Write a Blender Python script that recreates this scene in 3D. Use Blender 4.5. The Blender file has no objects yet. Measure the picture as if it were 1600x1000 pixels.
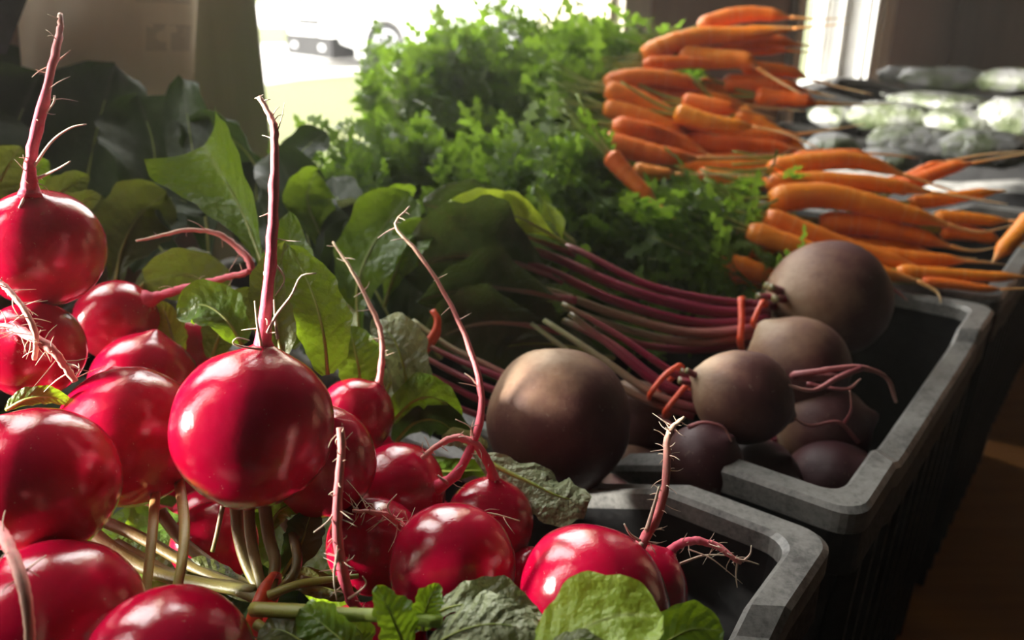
import bpy, math, random
from mathutils import Vector, Matrix, noise

# ------------------------------------------------------------------ camera, world, sun, exposure
SC = bpy.context.scene
COL = SC.collection
FPX = 1300.0
PITCH = math.radians(22)
CAM = Vector((0, 0, 1.213))
FW = Vector((0, math.cos(PITCH), -math.sin(PITCH)))
UP = Vector((0, math.sin(PITCH), math.cos(PITCH)))
RT = Vector((1, 0, 0))

cd = bpy.data.cameras.new('camera')
cam = bpy.data.objects.new('camera', cd)
COL.objects.link(cam)
cam.location = CAM
cam.rotation_euler = (math.radians(90) - PITCH, 0, 0)
cd.sensor_width = 36
cd.lens = 36 * FPX / 1600
cd.clip_start = 0.01
cd.clip_end = 300
cd.dof.use_dof = True
cd.dof.focus_distance = 0.275
cd.dof.aperture_fstop = cd.lens / 1000 / 0.0026      # 2.6 mm lens opening of a phone
SC.camera = cam

wd = bpy.data.worlds.new('daylight_sky')
SC.world = wd
wd.use_nodes = True
bg = wd.node_tree.nodes['Background']
bg.inputs['Color'].default_value = (1.0, 0.985, 0.95, 1)
bg.inputs['Strength'].default_value = 7.0

sd = bpy.data.lights.new('sun', 'SUN')
sun = bpy.data.objects.new('sun', sd)
COL.objects.link(sun)
SUN_FROM = Vector((-0.96, -0.12, 0.20))              # low morning sun from the left
sun.rotation_euler = SUN_FROM.to_track_quat('Z', 'Y').to_euler()
sun.location = (-8, -1, 4)
sd.energy = 20.0
sd.angle = math.radians(7)
sd.color = (1.0, 0.95, 0.86)

SC.view_settings.view_transform = 'Standard'
SC.view_settings.look = 'None'
SC.view_settings.gamma = 1.0
SC.view_settings.use_curve_mapping = False
SC.view_settings.exposure = 0.4
SC.cycles.max_bounces = 8
SC.cycles.sample_clamp_indirect = 6.0

# ------------------------------------------------------------------ frames of reference
def P(px, py, d):
    """a point seen at pixel (px, py) at forward distance d"""
    return CAM + d * (FW + (px - 800) / FPX * RT - (py - 500) / FPX * UP)

E1 = Vector((0.61, 0.7925, 0)).normalized()           # along the row of crates
E2 = Vector((-E1.y, E1.x, 0))                         # across the table, to the window wall
Q0 = Vector((0.145, 0.276, 0))                        # near right rim corner of the beet crate
YAW = math.atan2(E1.y, E1.x)
TABLE_Z = 0.75
RIM_Z = 1.013

def Lc(x, y, z):
    """point from table coordinates: x along the row, y towards the window wall"""
    v = Q0 + E1 * x + E2 * y
    return Vector((v.x, v.y, z))

def wall_x(px, py, yw):
    """row coordinate where the sight line through a pixel meets the plane y = yw"""
    dr = P(px, py, 1) - CAM
    t = (yw - (CAM - Q0).dot(E2)) / dr.dot(E2)
    return (CAM + dr * t - Q0).dot(E1)

# ------------------------------------------------------------------ materials
def new_mat(name):
    m = bpy.data.materials.new(name)
    m.use_nodes = True
    nt = m.node_tree
    return m, nt, nt.nodes['Principled BSDF']

def nd(nt, typ, **kw):
    n = nt.nodes.new(typ)
    for k, v in kw.items():
        setattr(n, k, v)
    return n

def ramp(nt, fac, stops):
    r = nd(nt, 'ShaderNodeValToRGB')
    e = r.color_ramp.elements
    while len(e) < len(stops):
        e.new(0.5)
    for i, (p, c) in enumerate(stops):
        e[i].position = p
        e[i].color = (*c, 1)
    nt.links.new(fac, r.inputs[0])
    return r.outputs[0]

def noise_tex(nt, scale, detail=4, rough=0.5, coord='Object', vec=None):
    n = nd(nt, 'ShaderNodeTexNoise')
    n.inputs['Scale'].default_value = scale
    n.inputs['Detail'].default_value = detail
    n.inputs['Roughness'].default_value = rough
    if vec is None:
        tc = nd(nt, 'ShaderNodeTexCoord')
        vec = tc.outputs[coord]
    nt.links.new(vec, n.inputs['Vector'])
    return n.outputs['Fac']

def mixc(nt, fac, a, b, mode='MIX'):
    m = nd(nt, 'ShaderNodeMix', data_type='RGBA', blend_type=mode)
    for sock, val in ((m.inputs[0], fac), (m.inputs[6], a), (m.inputs[7], b)):
        if isinstance(val, (int, float)):
            sock.default_value = val
        elif isinstance(val, tuple):
            sock.default_value = (*val, 1)
        else:
            nt.links.new(val, sock)
    return m.outputs[2]

def math_n(nt, op, a, b=None, clamp=False):
    m = nd(nt, 'ShaderNodeMath', operation=op, use_clamp=clamp)
    for i, v in enumerate((a, b)):
        if v is None:
            continue
        if isinstance(v, (int, float)):
            m.inputs[i].default_value = v
        else:
            nt.links.new(v, m.inputs[i])
    return m.outputs[0]

def attr(nt, name):
    return nd(nt, 'ShaderNodeAttribute', attribute_name=name).outputs['Fac']

def bump(nt, bs, h, strength=0.3, dist=0.001):
    b = nd(nt, 'ShaderNodeBump')
    b.inputs['Strength'].default_value = strength
    b.inputs['Distance'].default_value = dist
    nt.links.new(h, b.inputs['Height'])
    nt.links.new(b.outputs[0], bs.inputs['Normal'])
    return b.outputs[0]

def simple(name, col, rough=0.5, nscale=40, var=0.25, metallic=0, spec=0.5, bstr=0.0, bdist=0.001):
    m, nt, bs = new_mat(name)
    f = noise_tex(nt, nscale, 5, 0.6)
    dark = tuple(c * (1 - var) for c in col)
    lite = tuple(min(1, c * (1 + var)) for c in col)
    nt.links.new(ramp(nt, f, [(0.3, dark), (0.7, lite)]), bs.inputs['Base Color'])
    bs.inputs['Roughness'].default_value = rough
    bs.inputs['Metallic'].default_value = metallic
    bs.inputs['Specular IOR Level'].default_value = spec
    if bstr:
        bump(nt, bs, f, bstr, bdist)
    return m

def radish_skin():
    m, nt, bs = new_mat('radish_skin')
    t = attr(nt, 't')
    f = noise_tex(nt, 60, 4, 0.55)
    c = ramp(nt, f, [(0.25, (0.36, 0.001, 0.020)), (0.75, (0.52, 0.002, 0.044))])
    # corky scars near the root end and small pale scuffs
    f2 = noise_tex(nt, 420, 5, 0.7)
    root = math_n(nt, 'LESS_THAN', t, 0.17)
    sc = math_n(nt, 'MULTIPLY', math_n(nt, 'GREATER_THAN', f2, 0.61), math_n(nt, 'SUBTRACT', 1.0, math_n(nt, 'MULTIPLY', t, 5.5), clamp=True))
    f3 = noise_tex(nt, 900, 2, 0.5)
    sp = math_n(nt, 'MULTIPLY', math_n(nt, 'GREATER_THAN', f3, 0.735), 0.5)
    c = mixc(nt, math_n(nt, 'MAXIMUM', math_n(nt, 'MULTIPLY', sc, 0.55), sp), c, (0.72, 0.33, 0.30))
    nt.links.new(c, bs.inputs['Base Color'])
    r = math_n(nt, 'ADD', math_n(nt, 'MULTIPLY', f, 0.08), math_n(nt, 'ADD', 0.09, math_n(nt, 'MULTIPLY', sc, 0.3)))
    nt.links.new(r, bs.inputs['Roughness'])
    bs.inputs['Specular IOR Level'].default_value = 0.8
    bs.inputs['IOR'].default_value = 1.55
    bs.inputs['Subsurface Weight'].default_value = 0.06
    bs.inputs['Subsurface Radius'].default_value = (0.006, 0.001, 0.001)
    bs.inputs['Subsurface Scale'].default_value = 0.5
    hh = math_n(nt, 'ADD', f2, math_n(nt, 'MULTIPLY', noise_tex(nt, 130, 3, 0.5), 1.5))
    bump(nt, bs, hh, 0.16, 0.0007)
    return m

def root_mat(name, stops, rough=0.55):
    m, nt, bs = new_mat(name)
    t = attr(nt, 't')
    f = noise_tex(nt, 700, 4, 0.7)
    tt = math_n(nt, 'ADD', t, math_n(nt, 'MULTIPLY', math_n(nt, 'SUBTRACT', f, 0.5), 0.35), clamp=True)
    nt.links.new(ramp(nt, tt, stops), bs.inputs['Base Color'])
    bs.inputs['Roughness'].default_value = rough
    bs.inputs['Subsurface Weight'].default_value = 0.15
    bs.inputs['Subsurface Radius'].default_value = (0.003, 0.0015, 0.001)
    bump(nt, bs, f, 0.4, 0.0006)
    return m

def leaf_mat(name, dark, lite, vein, trans, rough=0.38, crinkle=0.5, transl=0.42, spec=0.5, nveins=9.0):
    m, nt, bs = new_mat(name)
    s, j = attr(nt, 's'), attr(nt, 'j')
    aj = math_n(nt, 'ABSOLUTE', j)
    f = noise_tex(nt, 45, 4, 0.6)
    v = math_n(nt, 'SUBTRACT', math_n(nt, 'MULTIPLY', s, nveins), math_n(nt, 'MULTIPLY', aj, 1.6))
    v = math_n(nt, 'ADD', v, math_n(nt, 'MULTIPLY', f, 2.4))
    tri = math_n(nt, 'ABSOLUTE', math_n(nt, 'SUBTRACT', math_n(nt, 'FRACT', v), 0.5))     # 0 on a vein
    vm = math_n(nt, 'SUBTRACT', 1.0, math_n(nt, 'MULTIPLY', tri, 14.0), clamp=True)
    mid = math_n(nt, 'SUBTRACT', 1.0, math_n(nt, 'MULTIPLY', aj, 11.0), clamp=True)
    vm = math_n(nt, 'MAXIMUM', math_n(nt, 'MULTIPLY', vm, 0.16), math_n(nt, 'MULTIPLY', mid, 0.7))
    base = ramp(nt, f, [(0.3, dark), (0.72, lite)])
    col = mixc(nt, vm, base, vein)
    nt.links.new(col, bs.inputs['Base Color'])
    bs.inputs['Roughness'].default_value = rough
    bs.inputs['Specular IOR Level'].default_value = spec
    f2 = noise_tex(nt, 190, 3, 0.55)
    h = math_n(nt, 'ADD', math_n(nt, 'MULTIPLY', tri, 0.45), math_n(nt, 'MULTIPLY', f2, 1.6))
    nrm = bump(nt, bs, h, crinkle, 0.0022)
    tl = nd(nt, 'ShaderNodeBsdfTranslucent')
    nt.links.new(mixc(nt, vm, mixc(nt, f, trans, tuple(c * 0.6 for c in trans)), vein), tl.inputs[0])
    nt.links.new(nrm, tl.inputs['Normal'])
    mx = nd(nt, 'ShaderNodeMixShader')
    mx.inputs[0].default_value = transl
    nt.links.new(bs.outputs[0], mx.inputs[1])
    nt.links.new(tl.outputs[0], mx.inputs[2])
    nt.links.new(mx.outputs[0], nt.nodes['Material Output'].inputs['Surface'])
    return m

def beet_skin():
    m, nt, bs = new_mat('beet_skin')
    t = attr(nt, 't')
    f = noise_tex(nt, 38, 5, 0.65)
    f2 = noise_tex(nt, 260, 4, 0.7)
    k = math_n(nt, 'ADD', t, math_n(nt, 'MULTIPLY', math_n(nt, 'SUBTRACT', f, 0.5), 0.7), clamp=True)
    c = ramp(nt, k, [(0.30, (0.055, 0.014, 0.018)), (0.55, (0.10, 0.035, 0.032)), (0.78, (0.24, 0.135, 0.082)), (0.95, (0.36, 0.25, 0.16))])
    c = mixc(nt, math_n(nt, 'MULTIPLY', math_n(nt, 'GREATER_THAN', f2, 0.66), 0.35), c, (0.30, 0.22, 0.16))
    nt.links.new(c, bs.inputs['Base Color'])
    bs.inputs['Roughness'].default_value = 0.55
    bs.inputs['Specular IOR Level'].default_value = 0.4
    bump(nt, bs, math_n(nt, 'ADD', f2, f), 0.3, 0.0012)
    return m

def carrot_skin():
    m, nt, bs = new_mat('carrot_skin')
    t = attr(nt, 't')
    f = noise_tex(nt, 55, 4, 0.6)
    c = ramp(nt, f, [(0.25, (0.80, 0.17, 0.012)), (0.75, (0.97, 0.31, 0.03))])
    w = nd(nt, 'ShaderNodeTexNoise', noise_dimensions='1D')
    w.inputs['Scale'].default_value = 34
    w.inputs['Detail'].default_value = 3
    oi = nd(nt, 'ShaderNodeObjectInfo')
    nt.links.new(math_n(nt, 'ADD', t, math_n(nt, 'MULTIPLY', oi.outputs['Random'], 40)), w.inputs['W'])
    ring = math_n(nt, 'MULTIPLY', math_n(nt, 'GREATER_THAN', w.outputs[0], 0.62), 0.35)
    c = mixc(nt, ring, c, (0.95, 0.45, 0.16))
    c = mixc(nt, math_n(nt, 'SUBTRACT', math_n(nt, 'MULTIPLY', t, 5.0), 4.0, clamp=True), c, (0.75, 0.42, 0.16))
    hs = nd(nt, 'ShaderNodeHueSaturation')
    nt.links.new(math_n(nt, 'ADD', 0.487, math_n(nt, 'MULTIPLY', oi.outputs['Random'], 0.022)), hs.inputs['Hue'])
    nt.links.new(c, hs.inputs['Color'])
    nt.links.new(hs.outputs[0], bs.inputs['Base Color'])
    bs.inputs['Roughness'].default_value = 0.42
    bs.inputs['Subsurface Weight'].default_value = 0.1
    bs.inputs['Subsurface Radius'].default_value = (0.004, 0.0015, 0.0005)
    bump(nt, bs, w.outputs[0], 0.25, 0.0015)
    return m

def plastic_mat():
    m, nt, bs = new_mat('black_crate_plastic')
    f = noise_tex(nt, 45, 6, 0.7)
    f2 = noise_tex(nt, 300, 4, 0.7)
    k = math_n(nt, 'ADD', f, math_n(nt, 'MULTIPLY', math_n(nt, 'SUBTRACT', f2, 0.5), 0.5))
    nt.links.new(ramp(nt, k, [(0.35, (0.006, 0.006, 0.0065)), (0.75, (0.02, 0.02, 0.02))]), bs.inputs['Base Color'])
    nt.links.new(ramp(nt, f2, [(0.3, (0.32,) * 3), (0.7, (0.55,) * 3)]), bs.inputs['Roughness'])
    bump(nt, bs, f2, 0.2, 0.0005)
    bs.inputs['Specular IOR Level'].default_value = 0.25
    return m

def rim_mat():
    m, nt, bs = new_mat('grey_rim_plastic')  # mottled grey, lighter than the tub plastic
    f = noise_tex(nt, 45, 6, 0.7)
    f2 = noise_tex(nt, 420, 4, 0.7)
    k = math_n(nt, 'ADD', f, math_n(nt, 'MULTIPLY', math_n(nt, 'SUBTRACT', f2, 0.5), 0.6))
    nt.links.new(ramp(nt, k, [(0.3, (0.075, 0.074, 0.07)), (0.5, (0.19, 0.187, 0.175)), (0.8, (0.30, 0.295, 0.275))]), bs.inputs['Base Color'])
    bs.inputs['Roughness'].default_value = 0.42
    bump(nt, bs, f2, 0.3, 0.0006)
    return m

def wood_mat(name, dark, lite, axis='Z', rough=0.6):
    m, nt, bs = new_mat(name)
    tc = nd(nt, 'ShaderNodeTexCoord')
    mp = nd(nt, 'ShaderNodeMapping')
    sc = {'X': (1.2, 22, 22), 'Y': (22, 1.2, 22), 'Z': (22, 22, 1.2)}[axis]
    mp.inputs['Scale'].default_value = sc
    nt.links.new(tc.outputs['Object'], mp.inputs['Vector'])
    f = noise_tex(nt, 2.0, 6, 0.6, vec=mp.outputs[0])
    nt.links.new(ramp(nt, f, [(0.3, dark), (0.7, lite)]), bs.inputs['Base Color'])
    bs.inputs['Roughness'].default_value = rough
    bump(nt, bs, f, 0.2, 0.002)
    return m

def bag_mat():
    m, nt, bs = new_mat('clear_bag_over_greens')
    f = noise_tex(nt, 26, 5, 0.6)
    nt.links.new(ramp(nt, f, [(0.30, (0.025, 0.04, 0.012)), (0.44, (0.11, 0.13, 0.07)), (0.56, (0.19, 0.192, 0.183)), (0.75, (0.25, 0.25, 0.247))]), bs.inputs['Base Color'])  # pale stops put the plastic's white reflections into the colour
    bs.inputs['Roughness'].default_value = 0.32
    bs.inputs['Specular IOR Level'].default_value = 0.45
    f2 = noise_tex(nt, 70, 3, 0.6)
    bump(nt, bs, f2, 0.8, 0.008)
    return m

def grass_mat():
    m, nt, bs = new_mat('lawn_grass')
    f = noise_tex(nt, 0.9, 6, 0.7)
    nt.links.new(ramp(nt, f, [(0.3, (0.034, 0.048, 0.001)), (0.7, (0.070, 0.074, 0.003))]), bs.inputs['Base Color'])
    bs.inputs['Roughness'].default_value = 0.9
    return m

def sack_mat():
    m, nt, bs = new_mat('printed_sack')
    f = noise_tex(nt, 14, 4, 0.6)
    base = ramp(nt, f, [(0.3, (0.66, 0.58, 0.47)), (0.7, (0.78, 0.70, 0.58))])
    a, b = attr(nt, 'u'), attr(nt, 'v')
    def band(x, lo, hi):
        return math_n(nt, 'MULTIPLY', math_n(nt, 'GREATER_THAN', x, lo), math_n(nt, 'LESS_THAN', x, hi))
    w = noise_tex(nt, 90, 2, 0.5)
    b1 = math_n(nt, 'MULTIPLY', band(a, 0.62, 0.95), band(b, 0.53, 0.61))
    b2 = math_n(nt, 'MULTIPLY', band(a, 0.68, 0.96), band(b, 0.70, 0.81))
    b2 = math_n(nt, 'MULTIPLY', b2, math_n(nt, 'GREATER_THAN', w, 0.42))
    pr = math_n(nt, 'MULTIPLY', math_n(nt, 'MAXIMUM', b1, b2), 0.5)
    nt.links.new(mixc(nt, pr, base, (0.20, 0.21, 0.24)), bs.inputs['Base Color'])
    bs.inputs['Roughness'].default_value = 0.75
    tl = nd(nt, 'ShaderNodeBsdfTranslucent')
    tl.inputs[0].default_value = (0.66, 0.56, 0.44, 1)
    mx = nd(nt, 'ShaderNodeMixShader')
    mx.inputs[0].default_value = 0.4
    nt.links.new(bs.outputs[0], mx.inputs[1])
    nt.links.new(tl.outputs[0], mx.inputs[2])
    nt.links.new(mx.outputs[0], nt.nodes['Material Output'].inputs['Surface'])
    return m

M = {}
M['radish'] = radish_skin()
M['root'] = root_mat('radish_root', [(0.0, (0.60, 0.02, 0.08)), (0.3, (0.86, 0.11, 0.20)), (0.62, (0.87, 0.31, 0.30)), (0.9, (0.80, 0.60, 0.42))])
M['hair'] = root_mat('pale_root_hair', [(0.0, (0.72, 0.50, 0.40)), (1.0, (0.78, 0.68, 0.52))], 0.7)
M['beet'] = beet_skin()
M['beetroot'] = root_mat('beet_root', [(0.0, (0.28, 0.06, 0.07)), (0.6, (0.42, 0.13, 0.13)), (1.0, (0.5, 0.28, 0.22))])
M['beetstem'] = root_mat('beet_stem', [(0.0, (0.17, 0.008, 0.030)), (0.5, (0.24, 0.018, 0.05)), (0.8, (0.24, 0.06, 0.06)), (1.0, (0.16, 0.15, 0.055))], 0.35)
M['beetstem_pale'] = root_mat('pale_beet_stem', [(0.0, (0.34, 0.04, 0.07)), (0.35, (0.34, 0.17, 0.12)), (1.0, (0.34, 0.36, 0.18))], 0.4)
M['carrot'] = carrot_skin()
M['carrotroot'] = root_mat('carrot_tip_root', [(0.0, (0.78, 0.30, 0.06)), (0.35, (0.72, 0.44, 0.18)), (1.0, (0.66, 0.50, 0.28))])
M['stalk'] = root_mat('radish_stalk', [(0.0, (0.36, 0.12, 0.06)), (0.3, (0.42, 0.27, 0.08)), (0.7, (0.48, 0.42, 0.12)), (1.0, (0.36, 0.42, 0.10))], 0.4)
M['stalk_olive_shaded'] = root_mat('shaded_olive_stalk', [(0.0, (0.17, 0.085, 0.03)), (0.4, (0.20, 0.13, 0.035)), (1.0, (0.17, 0.16, 0.035))], 0.45)  # olive stalks, darkened further to carry shade the sun misses
M['greenstalk'] = root_mat('green_stalk', [(0.0, (0.36, 0.36, 0.08)), (1.0, (0.24, 0.36, 0.05))], 0.4)
M['leaf'] = leaf_mat('radish_leaf', (0.07, 0.15, 0.015), (0.13, 0.24, 0.025), (0.28, 0.38, 0.10), (0.33, 0.52, 0.02), 0.36)
M['leaf_yellow'] = leaf_mat('yellow_green_leaf', (0.27, 0.42, 0.03), (0.38, 0.54, 0.06), (0.50, 0.60, 0.18), (0.62, 0.78, 0.05), 0.42)
M['leaf_pale'] = leaf_mat('pale_crinkled_leaf', (0.22, 0.27, 0.13), (0.38, 0.42, 0.24), (0.44, 0.46, 0.28), (0.32, 0.38, 0.12), 0.40, 1.0, 0.22)
M['leaf_olive'] = leaf_mat('olive_leaf', (0.07, 0.095, 0.018), (0.125, 0.145, 0.03), (0.17, 0.19, 0.06), (0.20, 0.25, 0.025), 0.45)
M['leaf_dark'] = leaf_mat('dark_glossy_leaf', (0.022, 0.042, 0.018), (0.042, 0.07, 0.025), (0.08, 0.11, 0.05), (0.09, 0.16, 0.02), 0.42, 0.25, 0.25, 0.2)
M['leaf_beet'] = leaf_mat('beet_leaf', (0.04, 0.06, 0.024), (0.07, 0.095, 0.034), (0.17, 0.10, 0.06), (0.13, 0.20, 0.03), 0.30, 0.6, 0.22)
M['frond'] = leaf_mat('carrot_frond', (0.055, 0.115, 0.014), (0.11, 0.20, 0.025), (0.14, 0.24, 0.05), (0.34, 0.58, 0.04), 0.34, 0.2, 0.52)
M['band'] = simple('red_rubber_band', (0.72, 0.085, 0.03), 0.4, 300, 0.2, bstr=0.2)
M['plastic'] = plastic_mat()
M['rim'] = rim_mat()
M['table'] = wood_mat('orange_brown_table_wood', (0.42, 0.17, 0.04), (0.58, 0.25, 0.065), 'X', 0.5)
M['wall'] = wood_mat('brown_board_wall', (0.23, 0.13, 0.08), (0.31, 0.18, 0.11), 'Z', 0.6)
M['wall_dark'] = wood_mat('low_bounce_board_wall', (0.028, 0.018, 0.012), (0.05, 0.032, 0.02), 'Z', 0.6)  # for unseen walls, darkened to cut the light they bounce back
M['trim'] = wood_mat('tan_window_casing', (0.54, 0.48, 0.37), (0.64, 0.57, 0.45), 'Z', 0.6)
M['white_trim'] = simple('white_painted_trim', (0.74, 0.73, 0.69), 0.45, 12, 0.06)
M['floor'] = wood_mat('dark_floor_boards', (0.045, 0.024, 0.012), (0.075, 0.04, 0.02), 'X', 0.6)
M['ceiling'] = wood_mat('dark_ceiling_boards', (0.035, 0.025, 0.018), (0.055, 0.04, 0.028), 'X', 0.7)
M['bag'] = bag_mat()
M['grass'] = grass_mat()
M['gravel'] = simple('pale_gravel', (0.34, 0.33, 0.31), 0.9, 6, 0.12)
M['sack'] = sack_mat()
M['darkcloth'] = simple('dark_cloth', (0.028, 0.028, 0.032), 0.8, 50, 0.5)
M['carpaint'] = simple('white_car_paint', (0.80, 0.79, 0.77), 0.25, 3, 0.03)
M['carglass'] = simple('dark_car_glass', (0.03, 0.035, 0.04), 0.08, 3, 0.1)
M['tyre'] = simple('black_tyre_rubber', (0.025, 0.025, 0.027), 0.8, 60, 0.3)
M['cartrim'] = simple('shaded_car_trim', (0.006, 0.006, 0.0065), 0.6, 30, 0.2, spec=0.15)  # near black: shade under the car's front is put into this colour
M['alloy'] = simple('silver_wheel_rim', (0.55, 0.55, 0.56), 0.3, 30, 0.1, metallic=0.8)
M['panel'] = simple('pale_grey_panel', (0.36, 0.32, 0.28), 0.7, 10, 0.08)

# ------------------------------------------------------------------ mesh helpers
def mesh_obj(name, verts, faces, mat, parent=None, attrs=None, smooth=True):
    me = bpy.data.meshes.new(name)
    me.from_pydata([tuple(v) for v in verts], [], faces)
    if attrs:
        for k, vals in attrs.items():
            a = me.attributes.new(k, 'FLOAT', 'POINT')
            a.data.foreach_set('value', vals)
    if smooth:
        me.polygons.foreach_set('use_smooth', [True] * len(me.polygons))
    me.materials.append(M[mat] if isinstance(mat, str) else mat)
    o = bpy.data.objects.new(name, me)
    COL.objects.link(o)
    if parent is not None:
        o.parent = parent
        o.matrix_parent_inverse = parent.matrix_world.inverted()
    return o

def thing(name, label, cat, loc, group=None, rz=0.0):
    o = bpy.data.objects.new(name, None)
    COL.objects.link(o)
    o.empty_display_size = 0.02
    o.location = loc
    o.rotation_euler = (0, 0, rz)
    o.matrix_world = Matrix.Translation(loc) @ Matrix.Rotation(rz, 4, 'Z')
    o['label'] = label
    o['category'] = cat
    if group:
        o['group'] = group
    return o

def tag(o, label, cat, group=None):
    o['label'] = label
    o['category'] = cat
    if group:
        o['group'] = group
    return o

def struct(o):
    o['kind'] = 'structure'
    return o

def spline(pts, n):
    pts = [Vector(p) for p in pts]
    if len(pts) == 2:
        return [pts[0].lerp(pts[1], i / (n - 1)) for i in range(n)]
    ext = [pts[0] * 2 - pts[1]] + pts + [pts[-1] * 2 - pts[-2]]
    m = len(pts) - 1
    out = []
    for i in range(n):
        x = i / (n - 1) * m
        k = min(int(x), m - 1)
        t = x - k
        p0, p1, p2, p3 = ext[k:k + 4]
        out.append(0.5 * ((2 * p1) + (p2 - p0) * t + (2 * p0 - 5 * p1 + 4 * p2 - p3) * t * t + (3 * p1 - p0 - 3 * p2 + p3) * t ** 3))
    return out

def frames(C):
    T = []
    n = len(C)
    for i in range(n):
        t = C[min(i + 1, n - 1)] - C[max(i - 1, 0)]
        T.append(t.normalized() if t.length > 1e-9 else Vector((0, 0, 1)))
    a = Vector((0, 0, 1)) if abs(T[0].z) < 0.9 else Vector((1, 0, 0))
    N = []
    cur = a
    for t in T:
        cur = (cur - t * cur.dot(t))
        cur = cur.normalized() if cur.length > 1e-6 else t.orthogonal().normalized()
        N.append(cur)
    return T, N

def tube_geo(C, rad, seg=8, flat=1.0, ts=None, jit=0.0, rng=random):
    T, N = frames(C)
    V, Fc, A = [], [], []
    n = len(C)
    for i in range(n):
        b = T[i].cross(N[i])
        for k in range(seg):
            a = 2 * math.pi * k / seg
            r = rad[i] * (1 + (rng.uniform(-jit, jit) if jit else 0))
            V.append(C[i] + (N[i] * math.cos(a) * flat + b * math.sin(a)) * r)
            A.append(ts[i] if ts else i / (n - 1))
    for i in range(n - 1):
        for k in range(seg):
            k2 = (k + 1) % seg
            Fc.append((i * seg + k, i * seg + k2, (i + 1) * seg + k2, (i + 1) * seg + k))
    V.append(C[0]); A.append(0.0)
    V.append(C[-1]); A.append(1.0)
    for k in range(seg):
        k2 = (k + 1) % seg
        Fc.append((len(V) - 2, k2, k))
        Fc.append((len(V) - 1, (n - 1) * seg + k, (n - 1) * seg + k2))
    return V, Fc, A

def tube(name, pts, radf, mat, parent=None, n=24, seg=8, flat=1.0, jit=0.0, seed=0):
    C = spline(pts, n)
    rad = [radf(i / (n - 1)) for i in range(n)]
    V, Fc, A = tube_geo(C, rad, seg, flat, None, jit, random.Random(seed))
    return mesh_obj(name, V, Fc, mat, parent, {'t': A})

def merge_geo(parts):
    V, Fc, A = [], [], []
    for v, f, a in parts:
        o = len(V)
        V += v
        A += a
        Fc += [tuple(i + o for i in q) for q in f]
    return V, Fc, A

def box_geo(lo, hi):
    x0, y0, z0 = lo
    x1, y1, z1 = hi
    V = [(x0, y0, z0), (x1, y0, z0), (x1, y1, z0), (x0, y1, z0), (x0, y0, z1), (x1, y0, z1), (x1, y1, z1), (x0, y1, z1)]
    Fc = [(0, 3, 2, 1), (4, 5, 6, 7), (0, 1, 5, 4), (1, 2, 6, 5), (2, 3, 7, 6), (3, 0, 4, 7)]
    return V, Fc

def boxes(name, lst, mat, parent=None, local=True, bevel=0.0):
    """boxes given in table coordinates (x along row, y to the window wall, z world)"""
    V, Fc = [], []
    for lo, hi in lst:
        v, f = box_geo(lo, hi)
        o = len(V)
        V += [Lc(*p) for p in v] if local else [Vector(p) for p in v]
        Fc += [tuple(i + o for i in q) for q in f]
    ob = mesh_obj(name, V, Fc, mat, parent, smooth=False)
    if bevel:
        md = ob.modifiers.new('bevel', 'BEVEL')
        md.width = bevel
        md.segments = 2
    return ob

# ------------------------------------------------------------------ the room
YW = 0.66            # inner face of the window wall in table coordinates
WT = 0.14            # its thickness
X0, X1, YB = -2.6, 3.4, -2.6
ZH = 2.65
SILL, HEAD = 0.93, 2.35
w2a, w2b = wall_x(388, 60, YW), wall_x(958, 30, YW)
w3a, w3b = wall_x(1243, 60, YW), wall_x(1352, 60, YW)
w1a, w1b = w2a - 1.06, w2a - 0.735
OPEN = [(w1a, w1b, SILL), (w1b + 0.24, w2a - 0.12, 1.26), (w2a, w2b, SILL), (w3a, w3b, SILL)]   # the second, high and unseen, is added for radish highlights and fill
segs = []
x = X0
for a, b, sl in OPEN:
    segs.append(((x, YW, 0), (a, YW + WT, ZH)))
    segs.append(((a, YW, 0), (b, YW + WT, sl)))
    segs.append(((a, YW, HEAD), (b, YW + WT, ZH)))
    x = b
segs.append(((x, YW, 0), (X1, YW + WT, ZH)))
struct(boxes('wall_back', segs, 'wall'))
struct(boxes('wall_right', [((X1, YB, 0), (X1 + 0.1, YW + WT, ZH))], 'wall'))
struct(boxes('wall_left', [((X0 - 0.1, YB, 0), (X0, YW + WT, ZH))], 'wall_dark'))
struct(boxes('wall_front', [((X0, YB - 0.1, 0), (X1, YB, ZH))], 'wall_dark'))
struct(boxes('floor', [((X0, YB, -0.05), (X1, YW + WT, 0))], 'floor'))
struct(boxes('ceiling', [((X0 - 0.1, YB - 0.1, ZH), (X1 + 0.1, YW + WT + 0.25, ZH + 0.08))], 'ceiling'))

def window(n, a, b, mat, cw, depth=0.02, SILL=SILL):
    w = bpy.data.objects.new('window_%d' % n, None)
    COL.objects.link(w)
    w.location = Lc((a + b) / 2, YW, SILL)
    w.matrix_world = Matrix.Translation(w.location)
    struct(w)
    boxes('casing', [((a - cw, YW - depth, SILL - 0.06), (a, YW, HEAD + cw))], mat, w, bevel=0.003)
    boxes('casing', [((b, YW - depth, SILL - 0.06), (b + cw, YW, HEAD + cw))], mat, w, bevel=0.003)
    boxes('head_casing', [((a, YW - depth, HEAD), (b, YW, HEAD + cw))], mat, w, bevel=0.003)
    boxes('sill', [((a - 0.01, YW - 0.03, SILL - 0.03), (b + 0.01, YW + WT + 0.03, SILL))], mat, w, bevel=0.004)
    boxes('jamb', [((a, YW, SILL), (a + 0.012, YW + WT, HEAD))], mat, w)
    boxes('jamb', [((b - 0.012, YW, SILL), (b, YW + WT, HEAD))], mat, w)
    return w

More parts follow.
